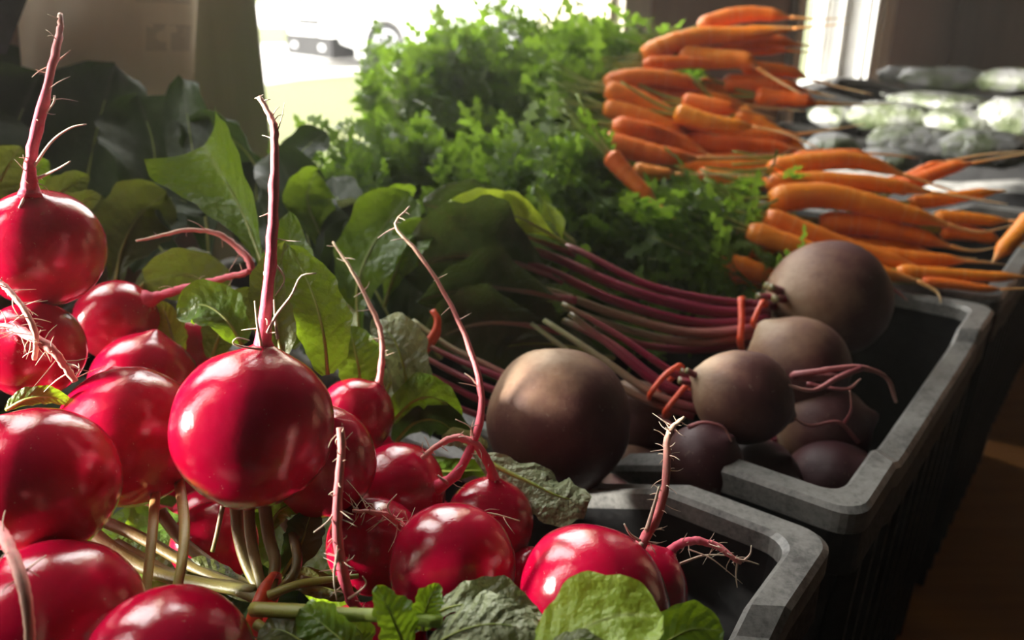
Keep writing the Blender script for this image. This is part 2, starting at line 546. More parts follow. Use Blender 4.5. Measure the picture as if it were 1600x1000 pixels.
window(1, w1a, w1b, 'trim', 0.07)
window(2, w2a, w2b, 'trim', 0.085)
window(4, OPEN[1][0], OPEN[1][1], 'trim', 0.05, SILL=1.26)
wo = window(3, w3a, w3b, 'white_trim', 0.05)
boxes('sash_stile', [((w3b - 0.055, YW + 0.05, SILL), (w3b - 0.012, YW + 0.09, HEAD))], 'white_trim', wo, bevel=0.004)
boxes('sash_stile', [((w3b - 0.09, YW + 0.09, SILL), (w3b - 0.05, YW + 0.12, HEAD))], 'white_trim', wo, bevel=0.004)
boxes('sash_rail', [((w3a + 0.012, YW + 0.05, SILL), (w3b - 0.055, YW + 0.09, SILL + 0.04))], 'white_trim', wo, bevel=0.004)
struct(boxes('trim_1', [((w3b + 0.05, YW - 0.03, SILL - 0.2), (w3b + 0.16, YW, HEAD + 0.05))], 'trim', bevel=0.003))

for a, b, sl in OPEN:                               # light portals in the three openings
    ld = bpy.data.lights.new('window_daylight', 'AREA')
    ld.shape = 'RECTANGLE'
    ld.size, ld.size_y = b - a, HEAD - sl
    ld.cycles.is_portal = True
    lo = bpy.data.objects.new('window_daylight', ld)
    COL.objects.link(lo)
    lo.location = Lc((a + b) / 2, YW + WT + 0.01, (sl + HEAD) / 2)
    lo.rotation_euler = E2.to_track_quat('Z', 'Y').to_euler()

# table
tb = thing('market_table', 'long orange brown wooden table under the row of black crates', 'table', Lc(0.6, 0.2, 0))
boxes('table_top', [((-0.75, -0.075, TABLE_Z - 0.03), (2.2, YW - 0.04, TABLE_Z))], 'table', tb, bevel=0.004)
boxes('apron', [((-0.7, -0.045, TABLE_Z - 0.11), (2.15, -0.02, TABLE_Z - 0.03))], 'table', tb)
for lx in (-0.68, 0.7, 2.08):
    for ly in (-0.03, YW - 0.1):
        boxes('leg', [((lx, ly, 0), (lx + 0.06, ly + 0.06, TABLE_Z - 0.03))], 'table', tb)

# ------------------------------------------------------------------ outside
GZ = CAM.z - 1.5
def ground(name, pts, z, mat, th=0.02):
    n = len(pts)
    V = [Vector((p[0], p[1], z)) for p in pts] + [Vector((p[0], p[1], z - th)) for p in pts]
    Fc = [tuple(range(n)), tuple(range(2 * n - 1, n - 1, -1))] + [(i, n + i, n + (i + 1) % n, (i + 1) % n) for i in range(n)]
    return struct(mesh_obj(name, V, Fc, mat, smooth=False))

ground('lawn', [(-90, -60), (120, -60), (120, 120), (-90, 120)], GZ, 'grass', 0.1)
def gp(px, py):
    dr = P(px, py, 1) - CAM
    t = (GZ - CAM.z) / dr.z
    q = CAM + dr * t
    return (q.x, q.y)
ground('driveway', [gp(-200, 170), gp(250, 152), gp(390, 136), (-3.6, 14.6), (-2.6, 15.6), gp(560, 112), gp(1000, 108), gp(1040, 66), gp(440, 70), gp(-200, 74)], GZ + 0.015, 'gravel')
ground('road', [gp(-600, 44), gp(900, 41), gp(900, 6), gp(-600, 8)], GZ + 0.015, 'gravel')

def build_car():
    wx, wy = gp(604, 104)
    yaw = math.atan2(-0.64, -0.77)
    # car local frame: +x forward, y left, z up, origin under the front axle on the near side
    car = thing('car', 'white car parked on the driveway outside the left window', 'car', Vector((wx, wy, GZ + 0.035)))
    Rm = Matrix.Rotation(yaw, 4, 'Z')
    near = 1            # the near side of the car is at +y
    org = Vector((wx, wy, GZ + 0.035))
    def X(x, y, z):
        return org + Rm @ (Vector((x, y - 0.86, z)) * 1.15)
    # body: side profile swept across the width, tapered at the ends and towards the roof
    prof_low = [(0.92, 0.42), (0.95, 0.62), (0.86, 0.82), (0.0, 0.98), (-0.35, 1.02), (-1.0, 1.46), (-2.3, 1.52), (-3.2, 1.12), (-3.55, 1.02), (-3.62, 0.6), (-3.5, 0.36)]
    arch = []
    for cx in (-2.75, 0.0):
        arch.append([(cx + 0.40 * math.cos(a), 0.33 + 0.40 * math.sin(a)) for a in [math.pi * k / 12 for k in range(12, -1, -1)]])
    bottom = [(-3.2, 0.30)] + arch[0] + arch[1] + [(0.6, 0.30)]
    prof = prof_low + bottom
    ys = [-0.88, -0.80, 0.80, 0.88]
    V, Fc = [], []
    n = len(prof)
    def wid(z):
        return 1.0 if z < 0.98 else 1.0 - 0.28 * (z - 0.98) / 0.5
    for y in ys:
        k = 1.0 if abs(y) < 0.85 else 0.96
        for (x, z) in prof:
            end = 0.90 if (x > 0.8 or x < -3.4) else 1.0
            V.append(X(-1.35 + (x + 1.35) * (k if z > 0.75 else 1), y * wid(z) * end, z))
    for r in range(len(ys) - 1):
        for i in range(n):
            i2 = (i + 1) % n
            Fc.append((r * n + i, r * n + i2, (r + 1) * n + i2, (r + 1) * n + i))
    Fc.append(tuple(range(n - 1, -1, -1)))
    Fc.append(tuple(range(3 * n, 4 * n)))
    mesh_obj('body', V, Fc, 'carpaint', car, smooth=False)
    # windows
    def quad(name, pts, mat, d=0.012):
        c = [Vector(p) for p in pts]
        nn = (c[1] - c[0]).cross(c[2] - c[0]).normalized() * d
        Vq = c + [p - nn * 2 for p in c]
        m = len(c)
        mesh_obj(name, Vq, [tuple(range(m)), tuple(range(2 * m - 1, m - 1, -1))] + [(i, m + i, m + (i + 1) % m, (i + 1) % m) for i in range(m)], mat, car, smooth=False)
    for sg in (1, -1):
        pts = [(-0.55, 1.06), (-1.05, 1.40), (-1.65, 1.44), (-1.65, 1.06)]
        quad('side_window', [X(x, sg * (0.885 * wid(z) + 0.004), z) for x, z in pts], 'carglass')
        pts = [(-1.75, 1.06), (-1.75, 1.44), (-2.3, 1.45), (-2.85, 1.18), (-2.85, 1.06)]
        quad('side_window', [X(x, sg * (0.885 * wid(z) + 0.004), z) for x, z in pts], 'carglass')
    quad('windscreen', [X(-0.40, -0.72, 1.06), X(-0.40, 0.72, 1.06), X(-0.97, 0.58, 1.44), X(-0.97, -0.58, 1.44)], 'carglass')
    # lower bumper and sill; front box enlarged to stand for the shade beneath
    for nm, lo, hi in (('bumper', (0.55, -0.82, 0.13), (0.99, 0.82, 0.47)), ('sill', (-2.3, -0.86, 0.2), (-0.45, 0.86, 0.36)), ('bumper', (-3.64, -0.78, 0.22), (-3.2, 0.78, 0.42))):
        v, f = box_geo(lo, hi)
        mesh_obj(nm, [X(*p) for p in v], f, 'cartrim', car, smooth=False)
    for sg in (1, -1):
        v, f = box_geo((0.84, sg * 0.62 - 0.13, 0.64), (0.95, sg * 0.62 + 0.13, 0.76))
        mesh_obj('headlamp', [X(*p) for p in v], f, 'alloy', car, smooth=False)
        v, f = box_geo((0.90, sg * 0.50 - 0.08, 0.26), (1.0, sg * 0.50 + 0.08, 0.34))
        mesh_obj('fog_lamp', [X(*p) for p in v], f, 'alloy', car, smooth=False)
    v, f = box_geo((0.90, -0.38, 0.63), (0.962, 0.38, 0.74))
    mesh_obj('grille', [X(*p) for p in v], f, 'cartrim', car, smooth=False)
    v, f = box_geo((0.93, -0.26, 0.48), (0.99, 0.26, 0.59))
    mesh_obj('number_plate', [X(*p) for p in v], f, 'alloy', car, smooth=False)
    for cx in (-2.75, 0.0):
        for sg in (1, -1):
            Vw, Fw = [], []
            pr = [(0.10, 0.0), (0.10, 0.2), (0.105, 0.22), (0.10, 0.31), (0.06, 0.33), (-0.1, 0.33), (-0.1, 0.0)]
            seg = 24
            for (yy, r) in pr:
                for k in range(seg):
                    a = 2 * math.pi * k / seg
                    Vw.append(X(cx + r * math.cos(a), sg * (0.78 + yy), 0.33 + r * math.sin(a)))
            for i in range(len(pr) - 1):
                for k in range(seg):
                    Fw.append((i * seg + k, i * seg + (k + 1) % seg, (i + 1) * seg + (k + 1) % seg, (i + 1) * seg + k))
            wh = mesh_obj('wheel', Vw, Fw, 'tyre', car)
            Vw, Fw = [], []
            for q in range(5):
                a0 = 2 * math.pi * q / 5
                for (r, da) in ((0.03, -0.5), (0.03, 0.5), (0.205, 0.22), (0.205, -0.22)):
                    Vw.append(X(cx + r * math.cos(a0 + da), sg * 0.892, 0.33 + r * math.sin(a0 + da)))
                b = 4 * q
                Fw.append((b, b + 1, b + 2, b + 3))
            c0 = len(Vw)
            for rr, yy in ((0.225, 0.885), (0.2, 0.895)):
                for k in range(seg):
                    a = 2 * math.pi * k / seg
                    Vw.append(X(cx + rr * math.cos(a), sg * yy, 0.33 + rr * math.sin(a)))
            for k in range(seg):
                Fw.append((c0 + k, c0 + (k + 1) % seg, c0 + seg + (k + 1) % seg, c0 + seg + k))
            mesh_obj('wheel_rim', Vw, Fw, 'alloy', wh, smooth=False)
build_car()

def build_stand():
    # tapering pale panel with white edge strips beyond the window
    d = 6.0
    st = thing('garden_panel', 'pale grey tapering panel with white edges beyond the carrot tops', 'panel', Vector((P(907, 40, d).x, P(907, 40, d).y, GZ)))
    def slab(nm, quad, mat, th):
        c = [P(px, py, d) for px, py in quad]
        nn = Vector((0, th, 0))
        V = c + [p + nn for p in c]
        mesh_obj(nm, V, [(0, 1, 2, 3), (7, 6, 5, 4)] + [(i, 4 + i, 4 + (i + 1) % 4, (i + 1) % 4) for i in range(4)], mat, st, smooth=False)
    slab('panel', [(882, -60), (928, -60), (916, 40), (898, 40)], 'panel', 0.05)
    slab('edge_strip', [(868, -60), (883, -60), (899, 42), (890, 42)], 'white_trim', 0.08)
    slab('edge_strip', [(927, -60), (940, -60), (926, 42), (916, 42)], 'white_trim', 0.08)
    foot = P(907, 42, d)
    v, f = box_geo((foot.x - 0.03, foot.y - 0.01, GZ), (foot.x + 0.03, foot.y + 0.05, foot.z + 0.02))
    mesh_obj('post', v, f, 'panel', st, smooth=False)
build_stand()
# ------------------------------------------------------------------ crates
CW, CL, CH = 0.300, 0.50, RIM_Z - TABLE_Z

def rounded_loop(hx, hy, r, step=0.012):
    pts = []
    for (cx, cy, a0) in ((hx - r, hy - r, 0), (-hx + r, hy - r, 90), (-hx + r, -hy + r, 180), (hx - r, -hy + r, 270)):
        for k in range(7):
            a = math.radians(a0 + 15 * k)
            pts.append((cx + r * math.cos(a), cy + r * math.sin(a)))
    out = []
    n = len(pts)
    for i in range(n):
        a, b = Vector(pts[i]), Vector(pts[(i + 1) % n])
        m = max(1, int((b - a).length / step))
        for k in range(m):
            out.append(a.lerp(b, k / m))
    return out

def smooth(a, b, x):
    t = max(0, min(1, (x - a) / (b - a)))
    return t * t * (3 - 2 * t)

def rim_dz(p, hx, hy, dip):
    ax, ay = abs(p.x), abs(p.y)
    if hx - ax < 0.03 and hy - ay > 0.02:            # long sides sag between their raised corners
        s = hy - ay
        return -dip * max(0, min(1, (s - 0.060) / 0.08))
    s = hx - ax
    return -0.006 * smooth(0.056, 0.064, s)           # short sides step down a little

RIB = {}
def crate(label, x0, y0, dip=0.022, h=CH, z0=TABLE_Z, group=None, ribs=True, name='harvest_crate', W=CW, L=CL):
    c = thing(name, label, 'crate', Lc(x0 + W / 2, y0 + L / 2, z0), group, YAW)
    mw = c.matrix_world
    hx, hy = W / 2, L / 2
    outer = rounded_loop(hx, hy, 0.012)
    n = len(outer)
    fl = 0.0125                                       # flange width
    def ring(inset, z, follow=True):
        out = []
        for p in outer:
            k = Vector((p.x * (1 - inset / hx), p.y * (1 - inset / hy)))
            out.append(mw @ Vector((k.x, k.y, z + (rim_dz(p, hx, hy, dip) if follow else 0))))
        return out
    def loft(rings, closed_bottom=False):
        V, Fc = [], []
        for r in rings:
            V += r
        for i in range(len(rings) - 1):
            for k in range(n):
                Fc.append((i * n + k, i * n + (k + 1) % n, (i + 1) * n + (k + 1) % n, (i + 1) * n + k))
        return V, Fc
    # tub: outer skin up, inner skin down, both floors closed
    rings = [ring(0.028, 0.0, False), ring(fl - 0.004, h - 0.012), ring(fl, h - 0.003), ring(0.031, 0.006, False)]
    V, Fc = loft(rings)
    Fc.append(tuple(range(n - 1, -1, -1)))
    Fc.append(tuple(range(3 * n, 4 * n)))
    mesh_obj('tub', V, Fc, 'plastic', c, smooth=False)
    rings = [ring(fl, h - 0.010), ring(0.002, h - 0.014), ring(0.0, h - 0.012), ring(0.0, h - 0.002), ring(0.002, h), ring(fl - 0.001, h), ring(fl + 0.001, h - 0.002), ring(fl + 0.001, h - 0.010)]
    V, Fc = loft(rings)
    mesh_obj('rim', V, Fc, 'rim', c, smooth=False)
    # rim skirt: short drop lip under the flange
    rings = [ring(0.001, h - 0.034), ring(0.001, h - 0.012), ring(0.004, h - 0.012), ring(0.004, h - 0.034), ring(0.001, h - 0.034)]
    V, Fc = loft(rings)
    mesh_obj('rim_skirt', V, Fc, 'plastic', c, smooth=False)
    if ribs:
        key = (round(h, 3),)
        if key not in RIB:
            v, f = box_geo((-0.0025, -0.006, 0), (0.0025, 0.0125, h - 0.036))
            v = [(a_, (-0.013 if b_ < 0 else -0.005) if c_ > 0 else b_, c_) for a_, b_, c_ in v]
            me = bpy.data.meshes.new('rib')
            me.from_pydata(v, [], f)
            me.materials.append(M['plastic'])
            RIB[key] = me
        spots = []
        for i in range(10):
            for sg in (-1, 1):
                spots.append((-hx + 0.03 + i * (W - 0.06) / 9, sg * (hy - 0.016), 0 if sg < 0 else math.pi))
        for i in range(14):
            for sg in (-1, 1):
                spots.append((sg * (hx - 0.016), -hy + 0.03 + i * (L - 0.06) / 13, math.pi / 2 * (1 if sg > 0 else -1)))
        for (rx, ry, ra) in spots:
            o = bpy.data.objects.new('rib', RIB[key])
            COL.objects.link(o)
            o.parent = c
            o.location = (rx, ry, 0.0)
            o.rotation_euler = (0, 0, ra)
    return c

crate('black plastic crate heaped with bunched red radishes', -0.316, 0.010, 0.030)
crate('black plastic crate of beetroot with grey rim', 0.003, 0.006, 0.030)
crate('black plastic crate under the bunched carrots and their tops', 0.314, 0.006, 0.030)

# ------------------------------------------------------------------ vegetables: shared builders
def bulb_geo(center, axis, R, stretch=1.0, seed=0, lump=0.03, nub=0.10, nl=34, seg=44, crown=0.0):
    """root end at +axis (t = 0), leaf end at -axis (t = 1)"""
    axis = axis.normalized()
    q = axis.to_track_quat('Z', 'Y').to_matrix()
    off = Vector((seed * 3.17, seed * 1.31, seed * 0.77))
    V, A = [], []
    for i in range(nl + 1):
        th = math.pi * i / nl
        for k in range(seg):
            ph = 2 * math.pi * k / seg
            d = Vector((math.sin(th) * math.cos(ph), math.sin(th) * math.sin(ph), math.cos(th)))
            r = R * (1 + lump * (noise.noise(d * 1.3 + off)) + lump * 0.3 * noise.noise(d * 4 + off))
            p = d * r
            p.z *= stretch
            p.z += R * nub * math.exp(-(th / 0.17) ** 2)
            p.z -= R * crown * math.exp(-((math.pi - th) / 0.25) ** 2)
            V.append(center + q @ p)
            A.append(i / nl)
    Fc = []
    for i in range(nl):
        for k in range(seg):
            k2 = (k + 1) % seg
            Fc.append((i * seg + k, (i + 1) * seg + k, (i + 1) * seg + k2, i * seg + k2))
    return V, Fc, A

def hairs_geo(C, rad, rng, n, lmin, lmax, r=0.00016, lo=0.05, hi=1.0):
    T, N = frames(C)
    parts = []
    for _ in range(n):
        i = int(rng.uniform(lo, hi) * (len(C) - 1))
        b = T[i].cross(N[i])
        a = rng.uniform(0, 2 * math.pi)
        d = (N[i] * math.cos(a) + b * math.sin(a) + T[i] * rng.uniform(-0.6, 0.9)).normalized()
        L = rng.uniform(lmin, lmax)
        p0 = C[i]
        bend = Vector((rng.uniform(-1, 1), rng.uniform(-1, 1), rng.uniform(-1, 0.6))) * L * 0.55
        pts = [p0, p0 + d * (L * 0.5 + rad[i]) + bend * 0.3, p0 + d * (L + rad[i]) + bend]
        parts.append(tube_geo(spline(pts, 5), [r * 1.3, r * 1.2, r, r * 0.8, r * 0.4], 4))
    return merge_geo(parts)

RADISH = {}
def radish(key, label, cx, cy, rpx, d, roots=(), axis=None, stretch=1.0, seed=0, hair=12, group='bunched red radishes'):
    """roots: list of dicts(pts=[(px,py,dd)], w=px width at base, hair=n)"""
    R = rpx / FPX * d
    c = P(cx, cy, d)
    if axis is None:
        p = roots[0]['pts'][0]
        axis = (P(p[0], p[1], d + p[2]) - c)
    axis = axis.normalized()
    t = thing('radish', label, 'radish', c - axis * R * stretch * 0.0, group)
    V, Fc, A = bulb_geo(c, axis, R, stretch, seed)
    mesh_obj('bulb', V, Fc, 'radish', t, {'t': A})
    rng = random.Random(seed * 7 + 1)
    for ri, rt in enumerate(roots):
        pts = [P(a, b, d + e) for a, b, e in rt['pts']]
        if ri == 0 and not rt.get('free'):
            pts[0] = c + axis * R * stretch * 0.98
        w = rt['w'] / FPX * d / 2
        n = 30
        C = spline(pts, n)
        if not rt.get('smooth'):
            for i in range(2, n):
                C[i] = C[i] + Vector((rng.uniform(-1, 1), rng.uniform(-1, 1), rng.uniform(-1, 1))) * w * 0.10
        fl = rt.get('flare', 1.9 if ri == 0 else 1.0)
        tip = rt.get('tip', 0.25)
        rad = [w * ((1 + (fl - 1) * math.exp(-i / n * 14)) * (1 - (1 - tip) * (i / (n - 1)) ** 1.3)) * rng.uniform(0.88, 1.12) for i in range(n)]
        V, Fc, A = tube_geo(C, rad, 9, jit=0.06, rng=rng)
        lo, hi = rt.get('trange', (0.0, 1.0))
        A = [lo + (hi - lo) * a for a in A]
        ro = mesh_obj('taproot' if ri == 0 else 'side_root', V, Fc, 'root', t, {'t': A})
        nh = rt.get('hair', hair)
        if nh:
            V, Fc, A = hairs_geo(C, rad, rng, nh, *rt.get('hl', (0.002, 0.007)))
            h = mesh_obj('root_hairs', V, Fc, 'hair', ro, {'t': A})
            h['kind'] = 'stuff'
        for (hp, hw) in rt.get('fine', ()):          # single thicker rootlets drawn on their own
            C2 = spline([P(a, b, d + e) for a, b, e in hp], 14)
            ww = hw / FPX * d / 2
            V, Fc, A = tube_geo(C2, [ww * (1 - 0.6 * i / 13) for i in range(14)], 6)
            mesh_obj('rootlet', V, Fc, 'hair', ro, {'t': A})
    RADISH[key] = t
    return t

R = radish
R('R1', 'topmost radish at far left with a tall upright pink root', 67, 388, 92, .31, [dict(pts=[(47, 305, -.012), (48, 255, -.014), (70, 150, -.01), (92, 60, 0), (95, 22, .004)], w=20, hair=18, tip=.35, flare=2.0, trange=(0, .8),
  fine=[([(52, 262, -.014), (80, 222, -.018), (110, 200, -.02), (135, 194, -.02)], 5), ([(60, 278, -.013), (90, 264, -.016), (110, 252, -.018)], 5), ([(85, 150, -.01), (84, 160, -.012), (72, 178, -.012)], 4), ([(92, 94, 0), (104, 84, 0), (111, 78, 0)], 3), ([(42, 300, -.012), (36, 315, -.016), (30, 325, -.018)], 8)])], seed=1)
R('R2', 'shaded radish whose root points right and forks at the leaf', 184, 502, 64, .37, [dict(pts=[(236, 466, -.004), (270, 456, -.005), (330, 440, -.006), (392, 424, -.008)], w=15, tip=.6, flare=2.3, hair=10, trange=(.1, .45), fine=[([(320, 462, -.01), (340, 456, -.012), (352, 450, -.012)], 4)]),
  dict(pts=[(394, 422, -.008), (388, 405, -.008), (368, 384, -.008), (335, 364, -.01), (290, 360, -.012), (245, 370, -.014), (212, 376, -.016)], w=12, hair=6, trange=(.45, 1))], seed=2)
R('R3', 'radish at far left edge with hairy roots drooping over it', 52, 547, 76, .30, [dict(pts=[(20, 512, -.02), (40, 522, -.03), (80, 545, -.032), (100, 570, -.03), (118, 596, -.028)], w=14, tip=.7, flare=1.3, hair=28, hl=(.003, .009), trange=(.35, 1), free=True),
  dict(pts=[(-5, 438, -.03), (18, 458, -.032), (42, 490, -.034), (56, 525, -.034), (54, 562, -.03)], w=9, tip=.8, hair=22, hl=(.002, .007), trange=(.6, 1)), dict(pts=[(-10, 512, -.02), (10, 510, -.022), (30, 516, -.026)], w=10, tip=.9, hair=4, trange=(.4, .6))], axis=P(10, 520, .27) - P(52, 547, .30), seed=3)
R('R4', 'dark radish tucked between the big ones behind the left pile', 226, 604, 84, .352, [], axis=Vector((.2, .3, .8)), seed=4)
R('R5', 'large smooth radish touching the left side of the main one', 205, 682, 108, .302, [], axis=Vector((-.35, .55, .7)), seed=5, stretch=1.02)
R('R6', 'largest central radish with a tall straight upright root', 396, 668, 125, .26, [dict(pts=[(411, 548, -.003), (414, 500, -.003), (424, 400, -.002), (428, 300, 0), (429, 215, .003), (424, 185, .004), (404, 152, .005)], w=20, hair=16, tip=.42, flare=1.7, trange=(.12, .78),
  fine=[([(418, 520, -.006), (432, 492, -.008), (455, 462, -.010), (470, 432, -.012), (494, 427, -.012)], 5), ([(408, 540, -.006), (402, 505, -.008), (398, 470, -.008)], 6), ([(434, 530, -.006), (430, 500, -.006), (428, 468, -.006)], 5), ([(428, 410, 0), (440, 425, -.002), (444, 440, -.002), (430, 462, -.003)], 4), ([(430, 215, .003), (440, 185, .003), (445, 160, .003)], 2.5), ([(405, 152, .005), (398, 154, .005)], 4), ([(404, 152, .005), (412, 148, .005)], 3), ([(408, 546, -.008), (380, 542, -.012), (364, 536, -.014), (372, 528, -.014), (390, 532, -.012)], 4)])], seed=6)
R('R7', 'radish at the left edge in front, white light patch on top', 68, 752, 112, .257, [], axis=Vector((-.3, -.1, .9)), seed=7, stretch=1.05)
R('R8', 'radish in the bottom left corner with a pale root across it', 85, 980, 135, .238, [dict(pts=[(-6, 820, -.02), (12, 850, -.028), (32, 900, -.034), (44, 960, -.036), (48, 1030, -.034)], w=17, tip=.8, flare=1.0, hair=6, trange=(.55, .9), free=True, smooth=True, fine=[([(42, 890, -.033), (55, 880, -.028), (72, 868, -.022)], 4)])], axis=Vector((-.5, -.5, .5)), seed=8)
R('R9', 'round radish at the bottom edge below the two leaf stalks', 265, 1052, 132, .219, [], axis=Vector((.1, -.8, -.2)), seed=9)
R('R10', 'radish half hidden behind the right side of the central one', 500, 720, 88, .298, [], axis=Vector((.3, -.2, .8)), seed=10)
R('R20', 'buried radish under bottom leaves whose hairy pink root stands upright', 598, 1012, 72, .268, [dict(pts=[(553, 950, -.010), (546, 930, -.020), (534, 885, -.028), (527, 830, -.031), (529, 760, -.032), (534, 700, -.031), (531, 668, -.030)], w=17, tip=.6, flare=1.2, hair=46, hl=(.0015, .0045), trange=(.25, .70), smooth=True,
  fine=[([(526, 795, -.031), (512, 815, -.033), (490, 832, -.034)], 4), ([(545, 935, -.022), (560, 925, -.024), (572, 912, -.026), (566, 900, -.026)], 5), ([(528, 860, -.031), (522, 900, -.03), (526, 938, -.026)], 5)])], seed=20)
R('R11', 'small radish right of the central one with a thin pale upright root', 556, 650, 60, .35, [dict(pts=[(590, 606, 0), (597, 560, 0), (594, 515, .003), (570, 460, .006), (545, 415, .008), (520, 378, .01)], w=10, hair=14, hl=(.002, .006), tip=.35, flare=1.5, trange=(.55, 1))], seed=11)
R('R12', 'radish right of centre with a very long curved orange pink root', 622, 768, 76, .332, [dict(pts=[(695, 762, -.012), (715, 738, -.014), (742, 685, -.014), (752, 640, -.012), (748, 590, -.01), (725, 520, -.006), (690, 450, -.002), (650, 392, 0), (618, 352, .002), (640, 322, .004)], w=14, hair=16, tip=.2, flare=1.7, trange=(.12, 1),
  fine=[([(700, 755, -.014), (690, 748, -.016), (684, 742, -.016)], 6), ([(740, 690, -.014), (735, 668, -.016), (712, 655, -.018)], 3), ([(744, 600, -.01), (736, 590, -.01), (726, 583, -.01)], 3), ([(618, 356, .002), (605, 362, .002), (590, 372, .002)], 3)])], seed=12)
R('R13', 'radish with a short arching root beside the wilted pale leaf', 764, 816, 70, .328, [dict(pts=[(774, 748, -.004), (762, 722, -.008), (742, 694, -.01), (712, 684, -.012), (684, 696, -.014), (660, 716, -.014)], w=15, tip=.5, flare=1.3, hair=14, trange=(.3, .75)),
  dict(pts=[(700, 806, -.028), (730, 800, -.03), (770, 803, -.03), (812, 814, -.028)], w=4, tip=.5, hair=4, trange=(.8, 1)), dict(pts=[(735, 815, -.03), (755, 808, -.03), (775, 806, -.03)], w=3, tip=.5, hair=0, trange=(.8, 1))], seed=13)
R('R14', 'lower middle radish with white shine and hairy root on its left', 707, 885, 99, .275, [dict(pts=[(640, 845, .012), (628, 822, .008), (606, 806, .004), (580, 800, 0), (550, 798, 0)], w=13, tip=.4, flare=1.6, hair=40, hl=(.003, .009), trange=(.3, .8), fine=[([(612, 808, .004), (606, 790, .004), (620, 772, .004)], 4), ([(632, 824, .008), (655, 828, .006), (672, 836, .004)], 5)])], seed=14)
R('R15', 'wide scarred radish at lower right with an upright hairy root', 928, 938, 122, .255, [dict(pts=[(990, 862, .01), (1004, 846, .010), (1030, 800, .010), (1042, 740, .010), (1042, 690, .010), (1052, 666, .010), (1070, 652, .010)], w=19, hair=60, hl=(.0015, .005), tip=.3, flare=1.8, trange=(.35, .95),
  fine=[([(1000, 845, .008), (985, 835, .006), (975, 818, .006)], 6), ([(1048, 672, .01), (1040, 660, .01), (1032, 655, .01)], 3), ([(1010, 830, .008), (1022, 790, .008), (1030, 760, .008)], 8), ([(1002, 850, .006), (990, 862, .002), (984, 872, 0)], 9)])], seed=15, stretch=.9)
R('R16', 'radish half hidden behind the scarred one, root bending right', 1000, 922, 74, .29, [dict(pts=[(1044, 868, .002), (1058, 852, .002), (1085, 845, .002), (1118, 852, .002), (1140, 868, 0), (1158, 880, 0)], w=15, tip=.45, flare=1.4, hair=26, hl=(.002, .006), trange=(.12, .7),
  fine=[([(1148, 874, 0), (1165, 876, 0), (1186, 882, 0)], 5), ([(1152, 878, 0), (1150, 900, 0), (1152, 918, 0)], 4), ([(1160, 878, 0), (1172, 866, 0), (1174, 852, 0)], 4), ([(1075, 858, 0), (1110, 872, -.002), (1140, 895, -.002), (1160, 912, -.002)], 3), ([(1060, 882, .004), (1100, 868, .004), (1140, 868, .004)], 5), ([(1040, 866, .0), (1024, 858, .0)], 9)])], seed=16)
R('R17', 'small pointed radish between the lower middle and scarred ones', 826, 892, 34, .317, [], axis=Vector((.1, -.1, 1)), seed=17, stretch=1.2)
R('R18', 'shaded radish in the hollow below the long rooted one', 585, 852, 75, .30, [], axis=Vector((-.5, -.3, .5)), seed=18)
R('R19', 'dark red radish deep behind the leaf stalks', 335, 850, 66, .32, [], axis=Vector((.2, .2, .9)), seed=19)

# ------------------------------------------------------------------ leaves
def prof_leaf(s, kind):
    if kind == 'oval':
        return max(0.02, math.sin(math.pi * min(1, s * 0.97 + 0.03)) ** 0.62)
    if kind == 'radish':                             # narrow base, broad rounded end
        return max(0.03, (0.22 + 0.78 * smooth(0.05, 0.6, s)) * math.sqrt(max(0, 1 - max(0, (s - 0.62) / 0.38) ** 2.3)))
    if kind == 'trumpet':
        return 0.07 + 0.93 * smooth(0.25, 1.0, s) ** 1.1
    if kind == 'beet':
        return max(0.02, (0.06 + 0.94 * smooth(0.05, 0.6, s)) * (1 - max(0, (s - 0.45) / 0.55) ** 2.0) ** 0.8)
    return 1.0

def leaf_geo(C, halfw, hint, kind, cup, wave, seed, nw=14, roll=0.0, jag=0.06, fold=0.0):
    rng = random.Random(seed)
    ph = [rng.uniform(0, 6.28) for _ in range(6)]
    T, _ = frames(C)
    V, S, J, Fc = [], [], [], []
    n = len(C)
    for i in range(n):
        s = i / (n - 1)
        N = hint - T[i] * hint.dot(T[i])
        N = N.normalized() if N.length > 1e-5 else T[i].orthogonal().normalized()
        N = Matrix.Rotation(roll, 3, T[i]) @ N
        B = T[i].cross(N)
        w = halfw * prof_leaf(s, kind)
        for k in range(nw + 1):
            j = -1 + 2 * k / nw
            sd = 0 if j < 0 else 1
            ww = w * (1 + jag * math.sin(s * 21 + ph[sd]) * abs(j) + jag * 0.6 * math.sin(s * 47 + ph[2 + sd]) * abs(j))
            lift = cup * w * j * j + wave * halfw * (abs(j) ** 1.6) * math.sin(s * 9.5 + ph[4] + 2.2 * sd) + wave * 0.35 * halfw * abs(j) * math.sin(s * 23 + ph[5] + j * 2)
            lift += fold * w * abs(j)
            lift += 0.05 * halfw * noise.noise(Vector((s * 6, j * 3, seed)))
            V.append(C[i] + B * (j * ww) + N * lift)
            S.append(s)
            J.append(j)
    m = nw + 1
    for i in range(n - 1):
        for k in range(nw):
            Fc.append((i * m + k, i * m + k + 1, (i + 1) * m + k + 1, (i + 1) * m + k))
    return V, Fc, S, J

